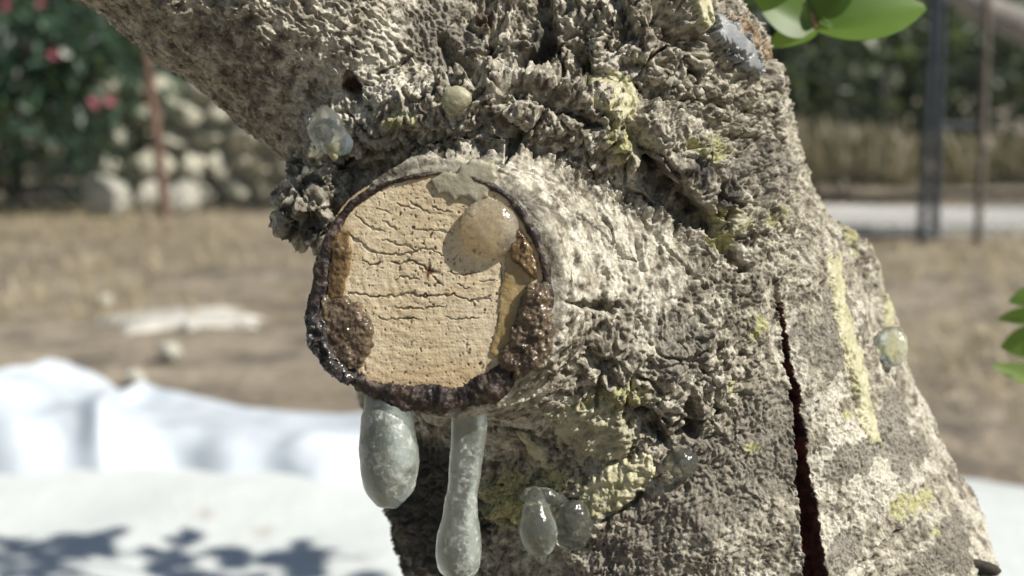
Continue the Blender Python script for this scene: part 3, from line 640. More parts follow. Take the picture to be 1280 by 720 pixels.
s4, _ = surf(1104, 428, 8); v, f = ball(s4 + [.35, 0, .1], .62, .72, .5); resin('resin_bead', v, f, CLEAR, 'clear resin bead bulging from the edge of the trunk beside a yellow streak', 'resin beads', .08, 1.5)
s5, _ = surf(571, 126); v, f = ball(s5 + [0, 0, .08], .45, .35, .3); resin('resin_bead', v, f, OLIVE, 'dusty pale resin bead set in rough bark above the sawn face', 'resin beads', .05, 2)
# films and rim resin on the sawn face
patch('resin_film', [(538, 226), (546, 243), (560, 243), (568, 249), (583, 247), (596, 252), (610, 243), (622, 222), (616, 204), (590, 200), (572, 216), (556, 214)], .11, GREYR, 'grey green scalloped resin film over the top edge of the sawn face', 7, .04, .03, f=1.2)
patch('resin_strip', [(424, 286), (438, 292), (440, 318), (436, 345), (428, 368), (416, 372), (412, 340), (414, 305)], .10, AMBER, 'amber resin strip on the left edge of the sawn face', 8, .06, .06, f=4, jag=6)
patch('resin_slab', [(408, 372), (436, 368), (452, 385), (467, 412), (464, 438), (452, 456), (428, 458), (404, 440), (396, 405)], .18, BROWN, 'dark brown glossy resin slab at the lower left of the sawn face', 9, .10, .07, f=4, jag=6)
patch('resin_sheet', [(640, 290), (652, 300), (662, 335), (662, 370), (650, 400), (636, 440), (620, 452), (612, 440), (622, 405), (628, 360), (632, 315)], .05, mat_resin('straw_resin', (.62, .46, .2), (.76, .60, .33), .2, .2, .6, (.7, .58, .36)), 'thin straw coloured resin sheet along the right of the sawn face', 6, .05, .03)
patch('resin_band', [(634, 296), (648, 286), (662, 305), (670, 330), (668, 348), (656, 345), (644, 325)], .10, AMBER, 'orange resin band below the round drop at the wood edge', 7, .13, .07, f=4, jag=5)
patch('resin_slab', [(655, 362), (684, 352), (692, 385), (690, 425), (676, 462), (650, 472), (628, 462), (622, 446), (640, 425), (648, 395)], .28, BROWN, 'dark glossy resin mass at the lower right of the sawn face', 12, .08, .12, f=3.5, jag=6)
patch('resin_slab', [(384, 395), (402, 380), (412, 410), (418, 440), (446, 470), (436, 482), (410, 462), (390, 436)], .2, mat_resin('black_resin', (.03, .025, .025), (.07, .06, .055), .3, .15, .1, (.3, .3, .31), sc=700), 'blackish crackled resin on the outer left edge of the stub', 8, .2, .2, f=4)
# yellow and olive crusts on the bark
crust('resin_crust', [(722, 100), (745, 92), (775, 90), (796, 105), (800, 135), (788, 152), (768, 148), (750, 135), (735, 128)], .16, YELL, 'round yellowish resin crust on rough bark above the sawn face', 10, .05, sm=.75)
crust('resin_crust', [(760, 150), (788, 158), (800, 185), (812, 215), (796, 212), (778, 190), (764, 175)], .08, OLIVE, 'olive trail running down from the round yellow crust', 8, .05)
crust('resin_crust', [(1036, 312), (1050, 318), (1056, 370), (1066, 410), (1078, 460), (1084, 500), (1098, 545), (1100, 560), (1086, 552), (1072, 520), (1064, 478), (1052, 430), (1042, 380), (1034, 340)], .13, YELL, 'long pale yellow resin streak running down the right of the trunk', 6, .04, jag=4, sm=.75)
crust('resin_crust', [(680, 520), (720, 502), (760, 505), (790, 530), (800, 555), (770, 572), (735, 575), (705, 560), (690, 548)], .14, OLIVE, 'dull olive resin crust under the burl', 12, .14, f=2.2, jag=13, lump=.05)
crust('resin_crust', [(722, 610), (750, 585), (785, 572), (820, 574), (818, 600), (795, 622), (768, 640), (740, 652), (724, 640)], .16, YELL, 'lumpy bright yellow resin crust above the small hanging drop', 12, .14, f=2.2, jag=13, lump=.05)
crust('resin_crust', [(648, 538), (660, 540), (676, 560), (690, 582), (684, 588), (668, 570), (652, 552)], .10, YELL, 'thin curved yellow resin trail in the shade of the stub', 5, .04)
crust('resin_crust', [(862, -12), (880, -12), (888, 14), (889, 34), (880, 40), (868, 22)], .3, YELL, 'smooth yellow resin run at the top of the trunk', 7, .02, jag=1.5, sm=.95)
crust('resin_crust', [(884, 20), (900, 22), (925, 48), (946, 84), (944, 96), (924, 84), (900, 60), (884, 38)], .40, mat_resin('bluegrey_resin', (.27, .285, .29), (.40, .41, .41), .4, .3, .2, (.48, .48, .47)), 'wet blue grey resin run in a hollow beside rusty wood', 7, .02, jag=2, sm=.97)
crust('rotten_wood', [(905, 18), (930, 28), (948, 52), (950, 80), (940, 76), (926, 50)], .40, mat_simple('rust_wood', (.24, .17, .11), (.36, .28, .19), 200, .8, .5, .001), 'rusty tan exposed wood beside the blue grey resin', 6, .06, cat='wood')
crust('resin_crust', [(908, 268), (930, 262), (944, 280), (930, 296), (910, 292)], .07, OLIVE, 'pale greenish crust below the dark crevice', 6, .05)
crust('resin_crust', [(1108, 360), (1116, 370), (1120, 405), (1124, 440), (1110, 438), (1104, 400)], .06, YELL, 'short yellow streak at the very edge of the trunk', 4, .03)
# small dead nub low on the right edge
s6, n6 = surf(1236, 700, 14); t_ = np.linspace(0, 1, 12)[:, None]; v, f = tube(s6 - n6 * .4 + t_ * np.array([.95, -.05, .45]), .30 * (1 - .25 * t_[:, 0]) * np.sqrt(np.clip(1.02 - t_[:, 0] ** 5, 0, 1)), 20)
v = v + .06 * np.stack([gn(v, 4, 1), gn(v, 4, 2), gn(v, 4, 3)], 1)
world_obj('dead_nub', c2w(v), f, mat_simple('black_bark', (.03, .027, .024), (.07, .06, .05), 300, .8, .6, .001), tree, label='small blackened dead twig stub')

# ------------------------------------------------------------------ leaves and shoots of the tree
LEAF = mat_leaf('leaf_green', (0.05, 0.115, 0.02), (0.115, 0.20, 0.035), .45, 60)
TWIG = mat_simple('twig_bark', (.22, .13, .09), (.34, .2, .14), 200, .7, .3, .001)
def leaf_geo(nu=7, nv=13, fold=.18, curl=.15, wid=.36):
    u = np.linspace(-1, 1, nu); t = np.linspace(0, 1, nv); U, T = np.meshgrid(u, t); U = U.ravel(); T = T.ravel()
    wd = wid * np.sin(np.pi * np.clip(T, 0.015, .985) ** .85) ** .75
    return np.stack([T, U * wd, np.abs(U) * wd * fold - curl * T * T], 1), grid_faces(nu, nv)
LV, LF = leaf_geo()
def place_leaf(base, tip, up, V=LV):
    x = np.asarray(tip, float) - base; l = np.linalg.norm(x); x /= l; y = np.cross(up, x); y /= np.linalg.norm(y); z = np.cross(x, y)
    return base + l * (V[:, :1] * x + V[:, 1:2] * y + V[:, 2:] * z)
def twig(name, path_c, r0, r1, leaves, label):
    P = c2w(spline(path_c, 40)); v, f = tube(P, np.linspace(r0, r1, 40) * .01, 10)
    o = world_obj(name, v, f, TWIG, tree, label=label)
    for b, t, up in leaves:
        lv = place_leaf(c2w(b)[0], c2w(t)[0], np.array(up, float)); world_obj('leaf', lv, LF, LEAF, o)
    return o
Z = -14
j = cv(1021, 36, Z)
twig('leafy_twig', [cv(800, -330, -9.5), cv(930, -210, Z), cv(990, -60, Z), cv(1006, 0, Z), j], .35, .10, [
    (j, cv(1158, -6, Z + .6), (.1, -.7, .7)), (j, cv(962, 52, Z + .3), (.1, -.5, .8)), (j, cv(950, -8, Z + .8), (-.1, -.9, .4)), (cv(1012, 14, Z), cv(1070, -16, Z + 1.0), (.6, -.7, .3)), (cv(1004, -4, Z), cv(1100, -80, Z + .5), (0, -.5, .8)), (cv(1000, -14, Z), cv(905, -60, Z + .6), (0, -.5, .8)), (cv(1016, 20, Z), cv(1120, 8, Z - 1.6), (0, -.8, .5)), (cv(990, -60, Z), cv(1090, -120, Z), (0, -.5, .8))], 'fresh green leafy shoot hanging beside the trunk')
Z = -22
twig('leafy_twig', [cv(900, -330, -9.5), cv(1150, -420, -11), cv(1330, -150, Z), cv(1345, 200, Z), cv(1325, 360, Z), cv(1296, 430, Z)], .4, .10, [
    (cv(1300, 425, Z), cv(1246, 446, Z + .4), (.2, -.3, .9)) if False else (cv(1318, 490, Z), cv(1246, 444, Z + .4), (.3, .5, .8)), (cv(1315, 424, Z), cv(1252, 432, Z - .6), (.1, -.8, .4)), (cv(1312, 400, Z), cv(1248, 392, Z - .8), (.1, -.4, .8)), (cv(1318, 370, Z), cv(1262, 372, Z - .4), (0, -.6, .8)), (cv(1330, 320, Z), cv(1390, 280, Z), (0, -.6, .8)), (cv(1345, 200, Z), cv(1410, 170, Z), (0, -.6, .8))], 'drooping shoot with dark and light green leaves')
# the crown above: limbs and foliage (its leaf shade falls on the white ground)
def limb_up(name, pts, r0, r1, label=None):
    P = spline(pts, 60); r = np.linspace(r0, r1, 60); v, f = tube(P, r, 20)
    v = v + .004 * np.stack([gn(v * 100, .5, 1), gn(v * 100, .5, 2), gn(v * 100, .5, 3)], 1)
    return world_obj(name, v, f, BARK, tree, label=label, attrs={'mask': np.tile([0, .4, 0, .1], (len(v), 1))}), P
mt = c2w(MAIN[-1][:3])[0]; lt = c2w(LIMB[-1][:3])[0]; mb = c2w(MAIN[-2][:3])[0]; lb = c2w(LIMB[-2][:3])[0]
_, P1 = limb_up('upper_limb', [mb * .4 + mt * .6, mt, (.10, .60, 1.12), (.22, .80, 1.34), (.30, .95, 1.5)], .050, .012)
_, P2 = limb_up('upper_limb', [lb * .4 + lt * .6, lt, (-.42, .38, 1.02), (-.75, .42, 1.25), (-1.0, .55, 1.35)], .033, .010)
def foliage(P, n, spread, seed, clip):
    r = np.random.default_rng(seed); out = []
    V8, F8 = leaf_geo(3, 5)
    while len(out) < n:
        k = r.integers(len(P) * 4 // 10, len(P)); b = P[k] + r.normal(size=3) * spread
        u_ = b - np.array([0, 0, CAM_H]); dp = u_ @ -CB
        if dp > -.05 and 360 - (u_ @ CU) / max(dp, .05) * FPX > -150: continue
        if not clip(b): continue
        d = r.normal(size=3); d[2] -= .2; d /= np.linalg.norm(d); l = r.uniform(.03, .055)
        out.append((place_leaf(b, b + d * l, np.array([.1, .2, 1.0]) + r.normal(size=3) * .3, V8), F8))
    return join(out)
def shade_at(b):                                     # picture of the spot where a leaf's shade lands
    sh_ = b - np.array(SUN_D) * (b[2] / SUN_D[2]); u = sh_ - np.array([0, 0, CAM_H]); dep = max(u @ -CB, .05)
    return 640 + u[0] / dep * FPX, 360 - (u @ CU) / dep * FPX
def side(b):
    X_, Y_ = shade_at(b); return X_ < -120 or Y_ > 800
v, f = foliage(P2, 260, (.16, .16, .10), 6, side); world_obj('crown_foliage', v, f, LEAF, tree, kind='stuff', label='small oval leaves of the crown')
def sprays(n, seed):                                 # leaf sprays along the limb that leans over the white ground
    r = np.random.default_rng(seed); out = []; V8, F8 = leaf_geo(3, 5)
    cl = [(8, 690, .05), (88, 696, .05), (-60, 700, .08), (215, 705, .06), (345, 704, .04), (300, 730, .08), (30, 745, .07), (200, 745, .1), (370, 760, .08), (-150, 720, .1)]
    for cx, cy, sp in cl:
        g_ = G(cx, cy + 14); hh = r.uniform(1.25, 1.5); c = g_ + np.array(SUN_D) * (hh / SUN_D[2])
        k = P1[np.argmin(np.linalg.norm(P1 - c, axis=1))]; tv, tf = tube(spline([k, k * .5 + c * .5 + [0, 0, .05], c], 8), np.linspace(.006, .002, 8), 6); out.append((tv, tf))
        for _ in range(n):
            b = c + r.normal(size=3) * np.array([sp, sp, sp * .6]) * .6; d = r.normal(size=3); d /= np.linalg.norm(d); out.append((place_leaf(b, b + d * r.uniform(.035, .06), np.array([.3, -.2, 1.0]) + r.normal(size=3) * .3, V8), F8))
    return join(out)
v, f = sprays(17, 9); world_obj('crown_foliage', v, f, LEAF, tree, kind='stuff', label='sprays of small oval leaves over the white ground')

# ------------------------------------------------------------------ white sheet bunched at the edge of the powder
TOPL = np.array([(-400, 470), (-200, 440), (-60, 450), (0, 452), (40, 456), (75, 481), (97, 504), (125, 488), (160, 506), (230, 524), (330, 539), (400, 546), (450, 541), (520, 548), (600, 565)], float)
nu, nv = 260, 60
uu = np.linspace(-480, 590, nu); tt = np.linspace(0, 1, nv); U, T = np.meshgrid(uu, tt); U = U.ravel(); T = T.ravel()
ytop = np.interp(uu, TOPL[:, 0], TOPL[:, 1]); ytop = np.convolve(np.pad(ytop, 3, 'edge'), np.ones(7) / 7, 'valid')
front_g = np.array([G(a, 614 + 10 * math.sin(a * .02) + 6 * math.sin(a * .051))[:2] for a in uu])
crest_h = (0.06 + 0.12 * ss(150, -40, uu)) * (.1 + .9 * ss(-480, -260, uu)) + 0.05 * np.exp(-((uu - 125) / 22) ** 2)
crest = np.array([G(a, b, h) for a, b, h in zip(uu, ytop, crest_h)])[:, :2]
back = crest + np.array([0, .28])
k = np.clip(T / .62, 0, 1)[:, None]; k2 = np.clip((T - .62) / .38, 0, 1)[:, None]
I = np.tile(np.arange(nu), nv); XY = front_g[I] * (1 - k) + crest[I] * k * (1 - k2) + back[I] * k2
Pn = np.concatenate([XY, np.zeros((len(XY), 1))], 1)
prof = np.where(T < .62, ss(0, 1, T / .62), 1 - ss(0, 1, (T - .62) / .38) * 1.0)
fold = 0.022 * gn(Pn * np.array([1.0, 1.0, 1]) + np.stack([XY[:, 1] * .8, XY[:, 0] * .2, XY[:, 0] * 0], 1), 3.4, 4) + 0.02 * (1 - np.abs(gn(Pn @ np.array([[.8, .5, 0], [-.9, 1.2, 0], [0, 0, 1]]), 3.8, 8))) + 0.008 * gn(Pn, 11, 9)
zz = g_h(XY[:, 0], XY[:, 1]) + 0.026 + prof * crest_h[I] * .8 + 1.9 * (1 - .9 * np.exp(-((T - .62) / .13) ** 2)) * fold * np.clip(np.minimum(T / .3, (1 - T) / .12), 0, 1) - .02 * np.clip(1 - T / .2, 0, 1)
m = N('white_sheet'); n1 = m.noise(8, 3); m.set(Base_Color=m.mix(m.rng(n1, .35, .65), (.50, .555, .61), (.57, .62, .67)), Roughness=.6); m.bump(m.noise(18, 3), .15, .02)
Vt = np.stack([XY[:, 0], XY[:, 1], zz], 1); Ft = grid_faces(nu, nv); e = len(Vt)
world_obj('plastic_sheet', np.concatenate([Vt, Vt - [0, 0, .03]]), np.concatenate([Ft, Ft[:, ::-1] + e]), m.m, label='white plastic sheet bunched in soft folds on the ground', cat='plastic sheet')

# ------------------------------------------------------------------ stones
def rock_mesh(seed, mat, n=14, m_=10):
    v, f = ball(np.zeros(3), 1, 1, 1, n, m_); r = np.random.default_rng(seed)
    pl = r.normal(size=(14, 3)); pl /= np.linalg.norm(pl, axis=1)[:, None]; fac = (v @ pl.T).max(1); v = v / np.clip(fac, .75, 1)[:, None] * .85
    return mesh('stone', v + .1 * np.stack([gn(v, 1.5, seed), gn(v, 1.5, seed + 9), gn(v, 1.5, seed + 19)], 1), f, mat, False)
PALE = mat_simple('limestone', (.50, .48, .40), (.64, .62, .55), 3, .9, .5, .02, (.36, .35, .28))
WALLM = mat_simple('wall_stone', (.38, .37, .29), (.54, .52, .43), 2.5, .9, .5, .02, (.30, .30, .22))
RK = [rock_mesh(k, PALE) for k in range(4)]; WK = [rock_mesh(k + 20, WALLM) for k in range(6)]
for px, py, wpx, hpx, lab in [(80, 462, 15, 11, 'white stone lying just behind the bunched plastic sheet'), (131, 377, 11, 9, 'small pale pebble on dry earth beyond the powder patch'), (212, 440, 18, 12, 'pale buff stone between powder patch and plastic sheet'), (168, 470, 14, 9, 'buff stone half sunk in earth near the sheet crest'),
                              (135, 250, 34, 26, 'low whitish boulder beside the rusty stake'), (190, 248, 24, 22, 'white block of limestone in front of the rusty stake'), (232, 250, 26, 24, 'pale limestone block at the foot of the stone wall')]:
    p = G(px, py + hpx * .6); s_ = p[1] / FPX
    o = link('stone', RK[(px + py) % 4], None, (p[0], p[1], hpx * s_ * .7), lab, 'stone'); o.scale = (wpx * s_, wpx * s_ * .8, hpx * s_ * 1.05); o.rotation_euler = (0, 0, px * .37)
# dry stone wall behind the fence on the left
wy = 7.1; wroot = bpy.data.objects.new('stone_wall', None); COL.objects.link(wroot); wroot.location = (-1.6, wy, 0)
wroot['label'] = 'pale dry stone wall behind the wire fence'; wroot['category'] = 'wall'
core_x0, core_x1 = -2.75, .6
v = np.array([[x, y, z] for x in (core_x0, core_x1) for y in (wy - .02, wy + .3) for z in (0, .72)]); world_obj('core', v, [[0, 1, 3, 2], [4, 6, 7, 5], [0, 4, 5, 1], [2, 3, 7, 6], [1, 5, 7, 3], [0, 2, 6, 4]], WALLM, wroot)
r = np.random.default_rng(2); z = .09
while z < .85:
    x = core_x0 + r.uniform(0, .1); hh = r.uniform(.075, .11)
    while x < core_x1:
        ww = r.uniform(.09, .19)
        o = link('stone', WK[r.integers(6)], wroot, (x + ww + 1.6, r.uniform(-.08, .0), z)); o.scale = (ww * 1.05, .16, hh * 1.1); o.rotation_euler = (r.normal() * .12, r.normal() * .12, r.normal() * .2); x += 2 * ww * .96
    z += hh * 1.75

# ------------------------------------------------------------------ fence: stakes, rail and wire
RUST = mat_simple('rusty_steel', (.13, .075, .055), (.20, .13, .10), 30, .8, .4, .002); STEEL = mat_simple('dark_steel', (.035, .045, .055), (.07, .08, .09), 30, .5, .2, .002); PALEP = mat_simple('weathered_wood', (.13, .115, .10), (.20, .17, .14), 40, .8, .4, .003)
def post(px0, py0, px1, py1, wpx, mat, label, square=False, top=1.75):
    b = G(px0, py0); t = at_y(px1, py1, b[1]); d = t - b; t = b + d * (top / d[2]); hw = wpx * .5 * b[1] / FPX
    P = spline([b - [0, 0, .1], b * .5 + t * .5 + [.004, 0, 0], t], 16); v, f = tube(P, np.linspace(hw, hw * .95, 16), 8 if not square else 4)
    o = world_obj('fence_post', v, f, mat, origin=tuple(b), smooth=not square, label=label, cat='post', group='fence posts')
    cv_, cf = ball(t, hw * 1.15, hw * 1.15, hw * .6, 12, 8); world_obj('cap', cv_, cf, mat, o)
    for q in (.25, .5, .75):
        tv, tf = tube(np.array([b + (t - b) * q + [math.cos(a) * hw * 1.15, math.sin(a) * hw * 1.15, .01 * math.sin(3 * a)] for a in np.linspace(0, 6.28, 16)]), .003, 6, False); world_obj('tie_wire', tv, tf, STEEL, o)
    return b
b0 = post(209, 272, 180, 50, 13, RUST, 'rusty brown fence stake leaning beside the oleander bush')
b1 = post(1151, 306, 1164, 20, 11, STEEL, 'dark steel fence post standing in front of its twin')
b2 = post(1169, 298, 1174, 20, 12, STEEL, 'dark steel fence post, taller one of the close pair'); b3 = post(1223, 306, 1232, 30, 10, PALEP, 'weathered wooden fence post with a short crossbar to its neighbour')
def bar(name, a, b, r, mat, label, cat, parent=None):
    v, f = tube(spline([a, (np.array(a) + b) / 2 + [0, 0, -.006], b], 9), r, 8); return world_obj(name, v, f, mat, parent, label=label, cat=cat)
bar('fence_rail', at_y(1170, 156, b2[1]), at_y(1231, 156, b2[1]), .016, STEEL, 'short dark crossbar between steel post and wooden post', 'rail')
bar('fence_rail', at_y(1035, 291, b1[1]), at_y(1172, 293, b1[1]), .018, STEEL, 'low dark bar in front of the pale path', 'rail')  # dark bar along the front of the path
WIRE = mat_simple('fence_wire', (.10, .12, .11), (.16, .18, .17), 50, .5, 0)
def wire_fence(x0, x1, y, h, label):
    parts = []; s_ = .075
    def rod(a, b): v, f = tube(np.array([a, b], float), 0.0015, 4, False); return v, f
    k = x0 - h
    while k < x1:
        for sg in (1, -1):
            a0 = k if sg > 0 else k + h; a = np.array([a0, y, .03]); b = np.array([a0 + sg * h, y, .03 + h])
            d = b - a; t0 = max(0, min((x0 - a[0]) / d[0], (x1 - a[0]) / d[0])); t1 = min(1, max((x0 - a[0]) / d[0], (x1 - a[0]) / d[0]))
            if t1 > t0 + .02: parts.append(rod(a + d * t0, a + d * t1))
        k += s_
    v, f = join(parts); o = world_obj('wire_fence', v, f, WIRE, label=label, cat='fence')
    for zz_ in (.05, h * .5, h): tv, tf = rod((x0, y - .004, zz_), (x1, y - .004, zz_)); world_obj('strand', tv, tf, WIRE, o)
    for xx in (x0, x1): tv, tf = tube(np.array([[xx, y, -.1], [xx, y, h + .05]]), .02, 8); world_obj('end_post', tv, tf, STEEL, o)
wire_fence(-4.2, .9, b0[1] + .04, 1.6, 'chain link wire fence in front of oleander and stone wall'); wire_fence(1.2, 4.6, b2[1] + .06, 1.6, 'chain link wire fence by the steel posts and pale path')

# pale path beyond the fence on the right
m = mat_simple('pale_path', (.46, .45, .43), (.56, .55, .52), 2, .9, .3, .01)
xs = np.linspace(1.0, 9, 60); e0 = np.array([[x, 5.6 + .05 * math.sin(x * 2), 0] for x in xs]); e1 = e0 + [0, 1.0, 0]
P = np.concatenate([e0 + [0, 0, -.05], e0 + [0, 0, .075], e1 + [0, 0, .085], e1 + [0, 0, -.05]]); P[:, 2] += g_h(P[:, 0], P[:, 1]) - .03; world_obj('path', P, grid_faces(60, 4), m, kind='structure', label='pale concrete path beyond the fence', smooth=False)

# ------------------------------------------------------------------ shrubs and trees behind
def leaf_cloud(n, center, rad, seed, l0, l1, wid, up=.5, shell=.35, geo=(3, 4), lump=.35, flat_bottom=True):
    r = np.random.default_rng(seed); d = r.normal(size=(n * 2, 3)); d /= np.linalg.norm(d, axis=1)[:, None]
    rr = (shell + (1 - shell) * r.random(n * 2)) ** .6; p = d * rr[:, None]
    p = p * (1 + lump * gn(p, 1.6, seed) + .2 * gn(p, 3.5, seed))[:, None]
    p = p[gn(p, 2.6, seed + 3) > -.22][:n]; C = np.array(center) + p * np.array(rad); C = C[C[:, 2] > .04]
    V, F = leaf_geo(*geo, wid=wid); n = len(C); dr = r.normal(size=(n, 3)); dr[:, 2] += up * 1.5; dr += p[:len(C)] * .8; dr /= np.linalg.norm(dr, axis=1)[:, None]
    nn = r.normal(size=(n, 3)) * .6 + [.1, -.3, .7]; y = np.cross(nn, dr); y /= np.linalg.norm(y, axis=1)[:, None]; z = np.cross(dr, y); l = r.uniform(l0, l1, n)[:, None, None]
    W = C[:, None] + l * (V[None, :, :1] * dr[:, None] + V[None, :, 1:2] * y[:, None] + V[None, :, 2:] * z[:, None])
    return W.reshape(-1, 3), (F[None] + (np.arange(n) * len(V))[:, None, None]).reshape(-1, 4)
OLE = mat_leaf('oleander_leaf', (.018, .05, .032), (.06, .115, .07), .2, 4); DARKG = mat_leaf('dark_foliage', (.018, .045, .028), (.05, .095, .055), .2, 4); OLV = mat_leaf('olive_foliage', (.07, .10, .055), (.15, .19, .11), .2, 4); DRYB = mat_leaf('dry_foliage', (.20, .17, .11), (.32, .27, .18), .15, 4)
PINK = mat_simple('pink_petal', (.48, .13, .18), (.58, .22, .26), 20, .6, 0); WHITEP = mat_simple('white_petal', (.75, .8, .7), (.8, .82, .75), 20, .6, 0)
def plant(name, label, cat, base, center, rad, n, seed, mat, l0, l1, wid, trunk_r, stems=1, group=None, up=.5, shell=.35, lump=.35):
    root = bpy.data.objects.new(name, None); COL.objects.link(root); root.location = base; root['label'] = label; root['category'] = cat
    if group: root['group'] = group
    v, f = leaf_cloud(n, center, rad, seed, l0, l1, wid, up, shell, lump=lump); world_obj('crown', v, f, mat, root)
    r = np.random.default_rng(seed + 50); parts = []
    for k in range(stems):
        a = r.uniform(0, 6.28); q = np.array(base) + [math.cos(a) * .12 * (stems > 1), math.sin(a) * .12 * (stems > 1), -.1]; t = np.array(center) + r.normal(size=3) * np.array(rad) * .35
        P = spline([q, q * .5 + t * .5 + r.normal(size=3) * .06, t, t + (t - q) * .25 + r.normal(size=3) * .1], 14); v, f = tube(P, np.linspace(trunk_r, trunk_r * .3, 14), 8)
        world_obj('trunk' if stems == 1 else 'stem', v, f, PALEP, root)
    return root
ob = G(20, 282)
ole = plant('oleander_bush', 'dark green oleander bush with a few pink flowers behind the fence', 'bush', (ob[0] - .35, ob[1] + .75, 0), (ob[0] - .42, ob[1] + .85, .95), (1.18, .75, 1.05), 5200, 3, OLE, .09, .16, .15, .02, 7, None, .9, .2)
def flower(px, py, s_, mat, Y):
    c = at_y(px, py, Y); r = np.random.default_rng(int(px * 7 + py)); parts = []
    V, F = leaf_geo(3, 5, wid=.42, curl=-.2)
    for q in range(4):
        cc = c + r.normal(size=3) * s_ * .3
        for k in range(5):
            a = k * 1.2566 + q; d = np.array([math.cos(a), -.35, math.sin(a)]); parts.append((place_leaf(cc, cc + d * s_ * .7, np.array([0, -1, .2]), V), F))
    v, f = join(parts); world_obj('flower', v, f, mat, ole)
for a in [(68, 69, .032, PINK), (137, 122, .042, PINK), (119, 129, .03, PINK), (84, 66, .03, WHITEP), (10, 8, .03, PINK), (52, 2, .03, PINK)]: flower(*a, ob[1] + .06)
TG = 'trees beyond the fence'
plant('shrub', 'grey green shrub above the stone wall between oleander and trunk', 'bush', (-1.75, 8.0, 0), (-1.75, 8.0, 1.05), (1.0, .6, .85), 2600, 12, OLV, .08, .14, .3, .03, 4)
plant('shrub', 'dry thin shrub growing along the stone wall foot', 'bush', (-1.25, 6.75, 0), (-1.25, 6.75, .35), (.5, .25, .38), 260, 14, DRYB, .05, .09, .25, .012, 5)
plant('tree', 'dense dark tree filling the gap behind oleander and shrub', 'tree', (-3.4, 10.2, 0), (-3.4, 10.2, 1.9), (2.6, 1.3, 2.0), 3800, 15, DARKG, .14, .24, .3, .1, 1, TG)
plant('tree', 'dark tree behind the stone wall hidden by the trunk', 'tree', (.2, 10.6, 0), (.2, 10.6, 1.9), (2.4, 1.2, 2.0), 3000, 16, DARKG, .14, .24, .3, .1, 1, TG)
plant('tree', 'dusty olive green tree behind the steel post pair', 'tree', (2.5, 9.2, 0), (2.5, 9.2, 1.35), (1.5, .8, 1.05), 4200, 17, OLV, .09, .15, .25, .06, 1, TG, .3)
plant('tree', 'olive green tree behind the wooden post and crossbar', 'tree', (4.6, 9.0, 0), (4.6, 9.0, 1.2), (1.35, .8, .95), 3600, 18, OLV, .09, .15, .25, .06, 1, TG, .3)
plant('tree', 'tall blackish green conifer mass rising behind the olive trees', 'tree', (3.7, 11.2, 0), (3.7, 11.2, 2.4), (3.8, 1.2, 2.6), 6500, 19, DARKG, .16, .28, .25, .12, 1, TG)
plant('dry_shrub', 'tan dry brush behind the path left of the steel posts', 'bush', (2.2, 7.6, 0), (2.2, 7.6, .16), (1.1, .4, .24), 3600, 21, DRYB, .12, .24, .045, .01, 6, 'dry brush beyond the path', 3.0, .1, .2)
plant('dry_shrub', 'tan dry brush behind the path right of the wooden post', 'bush', (4.3, 7.7, 0), (4.3, 7.7, .16), (1.2, .4, .24), 3600, 22, DRYB, .12, .24, .045, .01, 6, 'dry brush beyond the path', 3.0, .1, .2)
plant('tree', 'broad dark tree standing past the far end of the wire fence by the oleander', 'tree', (-7.6, 9.4, 0), (-7.6, 9.4, 1.8), (2.8, 1.3, 2.1), 3600, 25, DARKG, .14, .24, .3, .1, 1, TG)
plant('tree', 'dusty olive green tree past the far end of the pale path', 'tree', (8.6, 9.8, 0), (8.6, 9.8, 1.7), (2.6, 1.3, 1.9), 3600, 26, OLV, .14, .24, .3, .1, 1, TG)
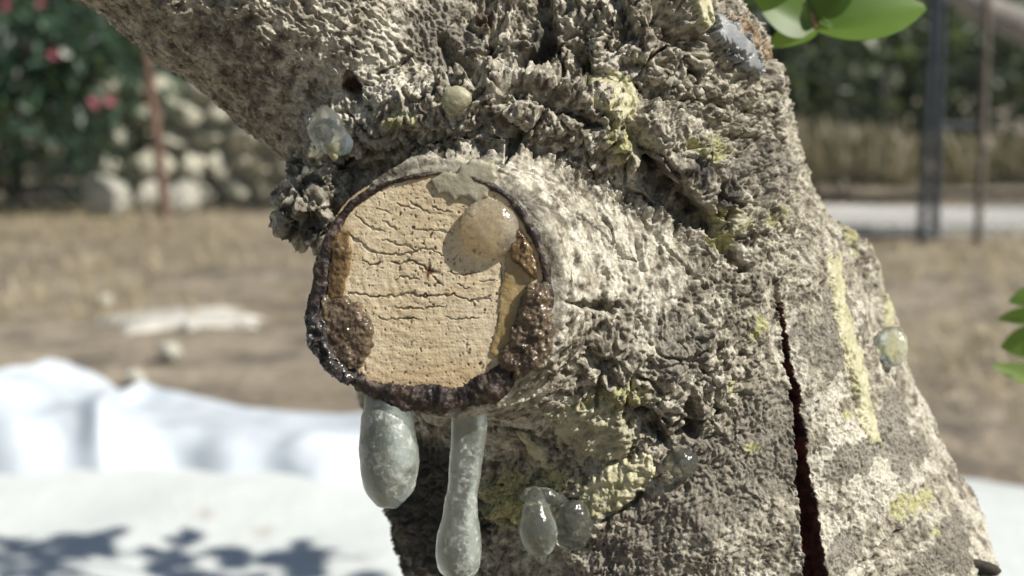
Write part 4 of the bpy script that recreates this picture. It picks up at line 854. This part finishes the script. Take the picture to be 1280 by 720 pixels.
# grey leaning limb of a bare tree at the upper right
bt = at_y(1330, 280, 6.3); bt[2] = 0
v, f = tube(spline([(bt[0] + .35, 6.3, -.1), (bt[0] + .3, 6.3, .5), at_y(1300, 48, 6.3), at_y(1236, 14, 6.3), at_y(1180, -25, 6.3), at_y(1100, -110, 6.3)], 40), np.linspace(.11, .07, 40), 12)
GB = mat_simple('grey_bark', (.22, .20, .18), (.32, .30, .27), 12, .9, .5, .01)
bare = bpy.data.objects.new('bare_tree', None); COL.objects.link(bare); bare.location = (bt[0] + .35, 6.3, 0); bare['label'] = 'bare grey tree leaning over the wooden fence post'; bare['category'] = 'tree'
world_obj('trunk', v, f, GB, bare); v, f = tube(spline([at_y(1300, 48, 6.3), at_y(1330, -30, 6.35), at_y(1350, -160, 6.5)], 16), np.linspace(.06, .02, 16), 8); world_obj('limb', v, f, GB, bare)

# ------------------------------------------------------------------ dry straw on the earth
def straw(n, seed):
    r = np.random.default_rng(seed); Y = 1.9 + 5.6 * r.random(n) ** .8; X = (r.random(n) * 2 - 1) * (.62 * Y + .4)
    keep = (np.hypot((X + .55) / 2.5, (Y - 1.25) / 1.0) > 1) & ~((X < -.1) & (Y < 3.35) & (X > -2.6) & (Y > 1.8)) & ~((X > .9) & (Y > 5.65)); dens = gn(np.stack([X, Y, X * 0], 1), 1.3, 6); keep &= dens > r.uniform(-.5, .35, n)
    X = X[keep]; Y = Y[keep]; n = len(X); a = r.uniform(0, 6.28, n); tl = r.uniform(.05, 1.25, n); l = r.uniform(.04, .13, n); w_ = r.uniform(.0012, .003, n)
    b = np.stack([X, Y, g_h(X, Y) + .004], 1); d = np.stack([np.cos(a) * np.cos(tl), np.sin(a) * np.cos(tl), np.sin(tl) * .8], 1); s_ = np.stack([-np.sin(a), np.cos(a), 0 * a], 1)
    mid = b + d * (l * .55)[:, None] + [0, 0, .006]; tip = b + d * l[:, None] + np.stack([np.cos(a) * .01, np.sin(a) * .01, -.008 * np.ones(n)], 1)
    V = np.stack([b - s_ * w_[:, None], b + s_ * w_[:, None], mid + s_ * w_[:, None] * .8, mid - s_ * w_[:, None] * .8, tip + s_ * w_[:, None] * .15, tip - s_ * w_[:, None] * .15], 1).reshape(-1, 3)
    k = (np.arange(n) * 6)[:, None]; return V, np.concatenate([k + [0, 1, 2, 3], k + [3, 2, 4, 5]])
v, f = straw(26000, 4); m = mat_leaf('straw', (.30, .24, .14), (.52, .44, .28), .15, 3); world_obj('dry_grass', v, f, m, origin=(0, 3, 0), kind='stuff', label='short dry straw grass over the brown earth', cat='grass')
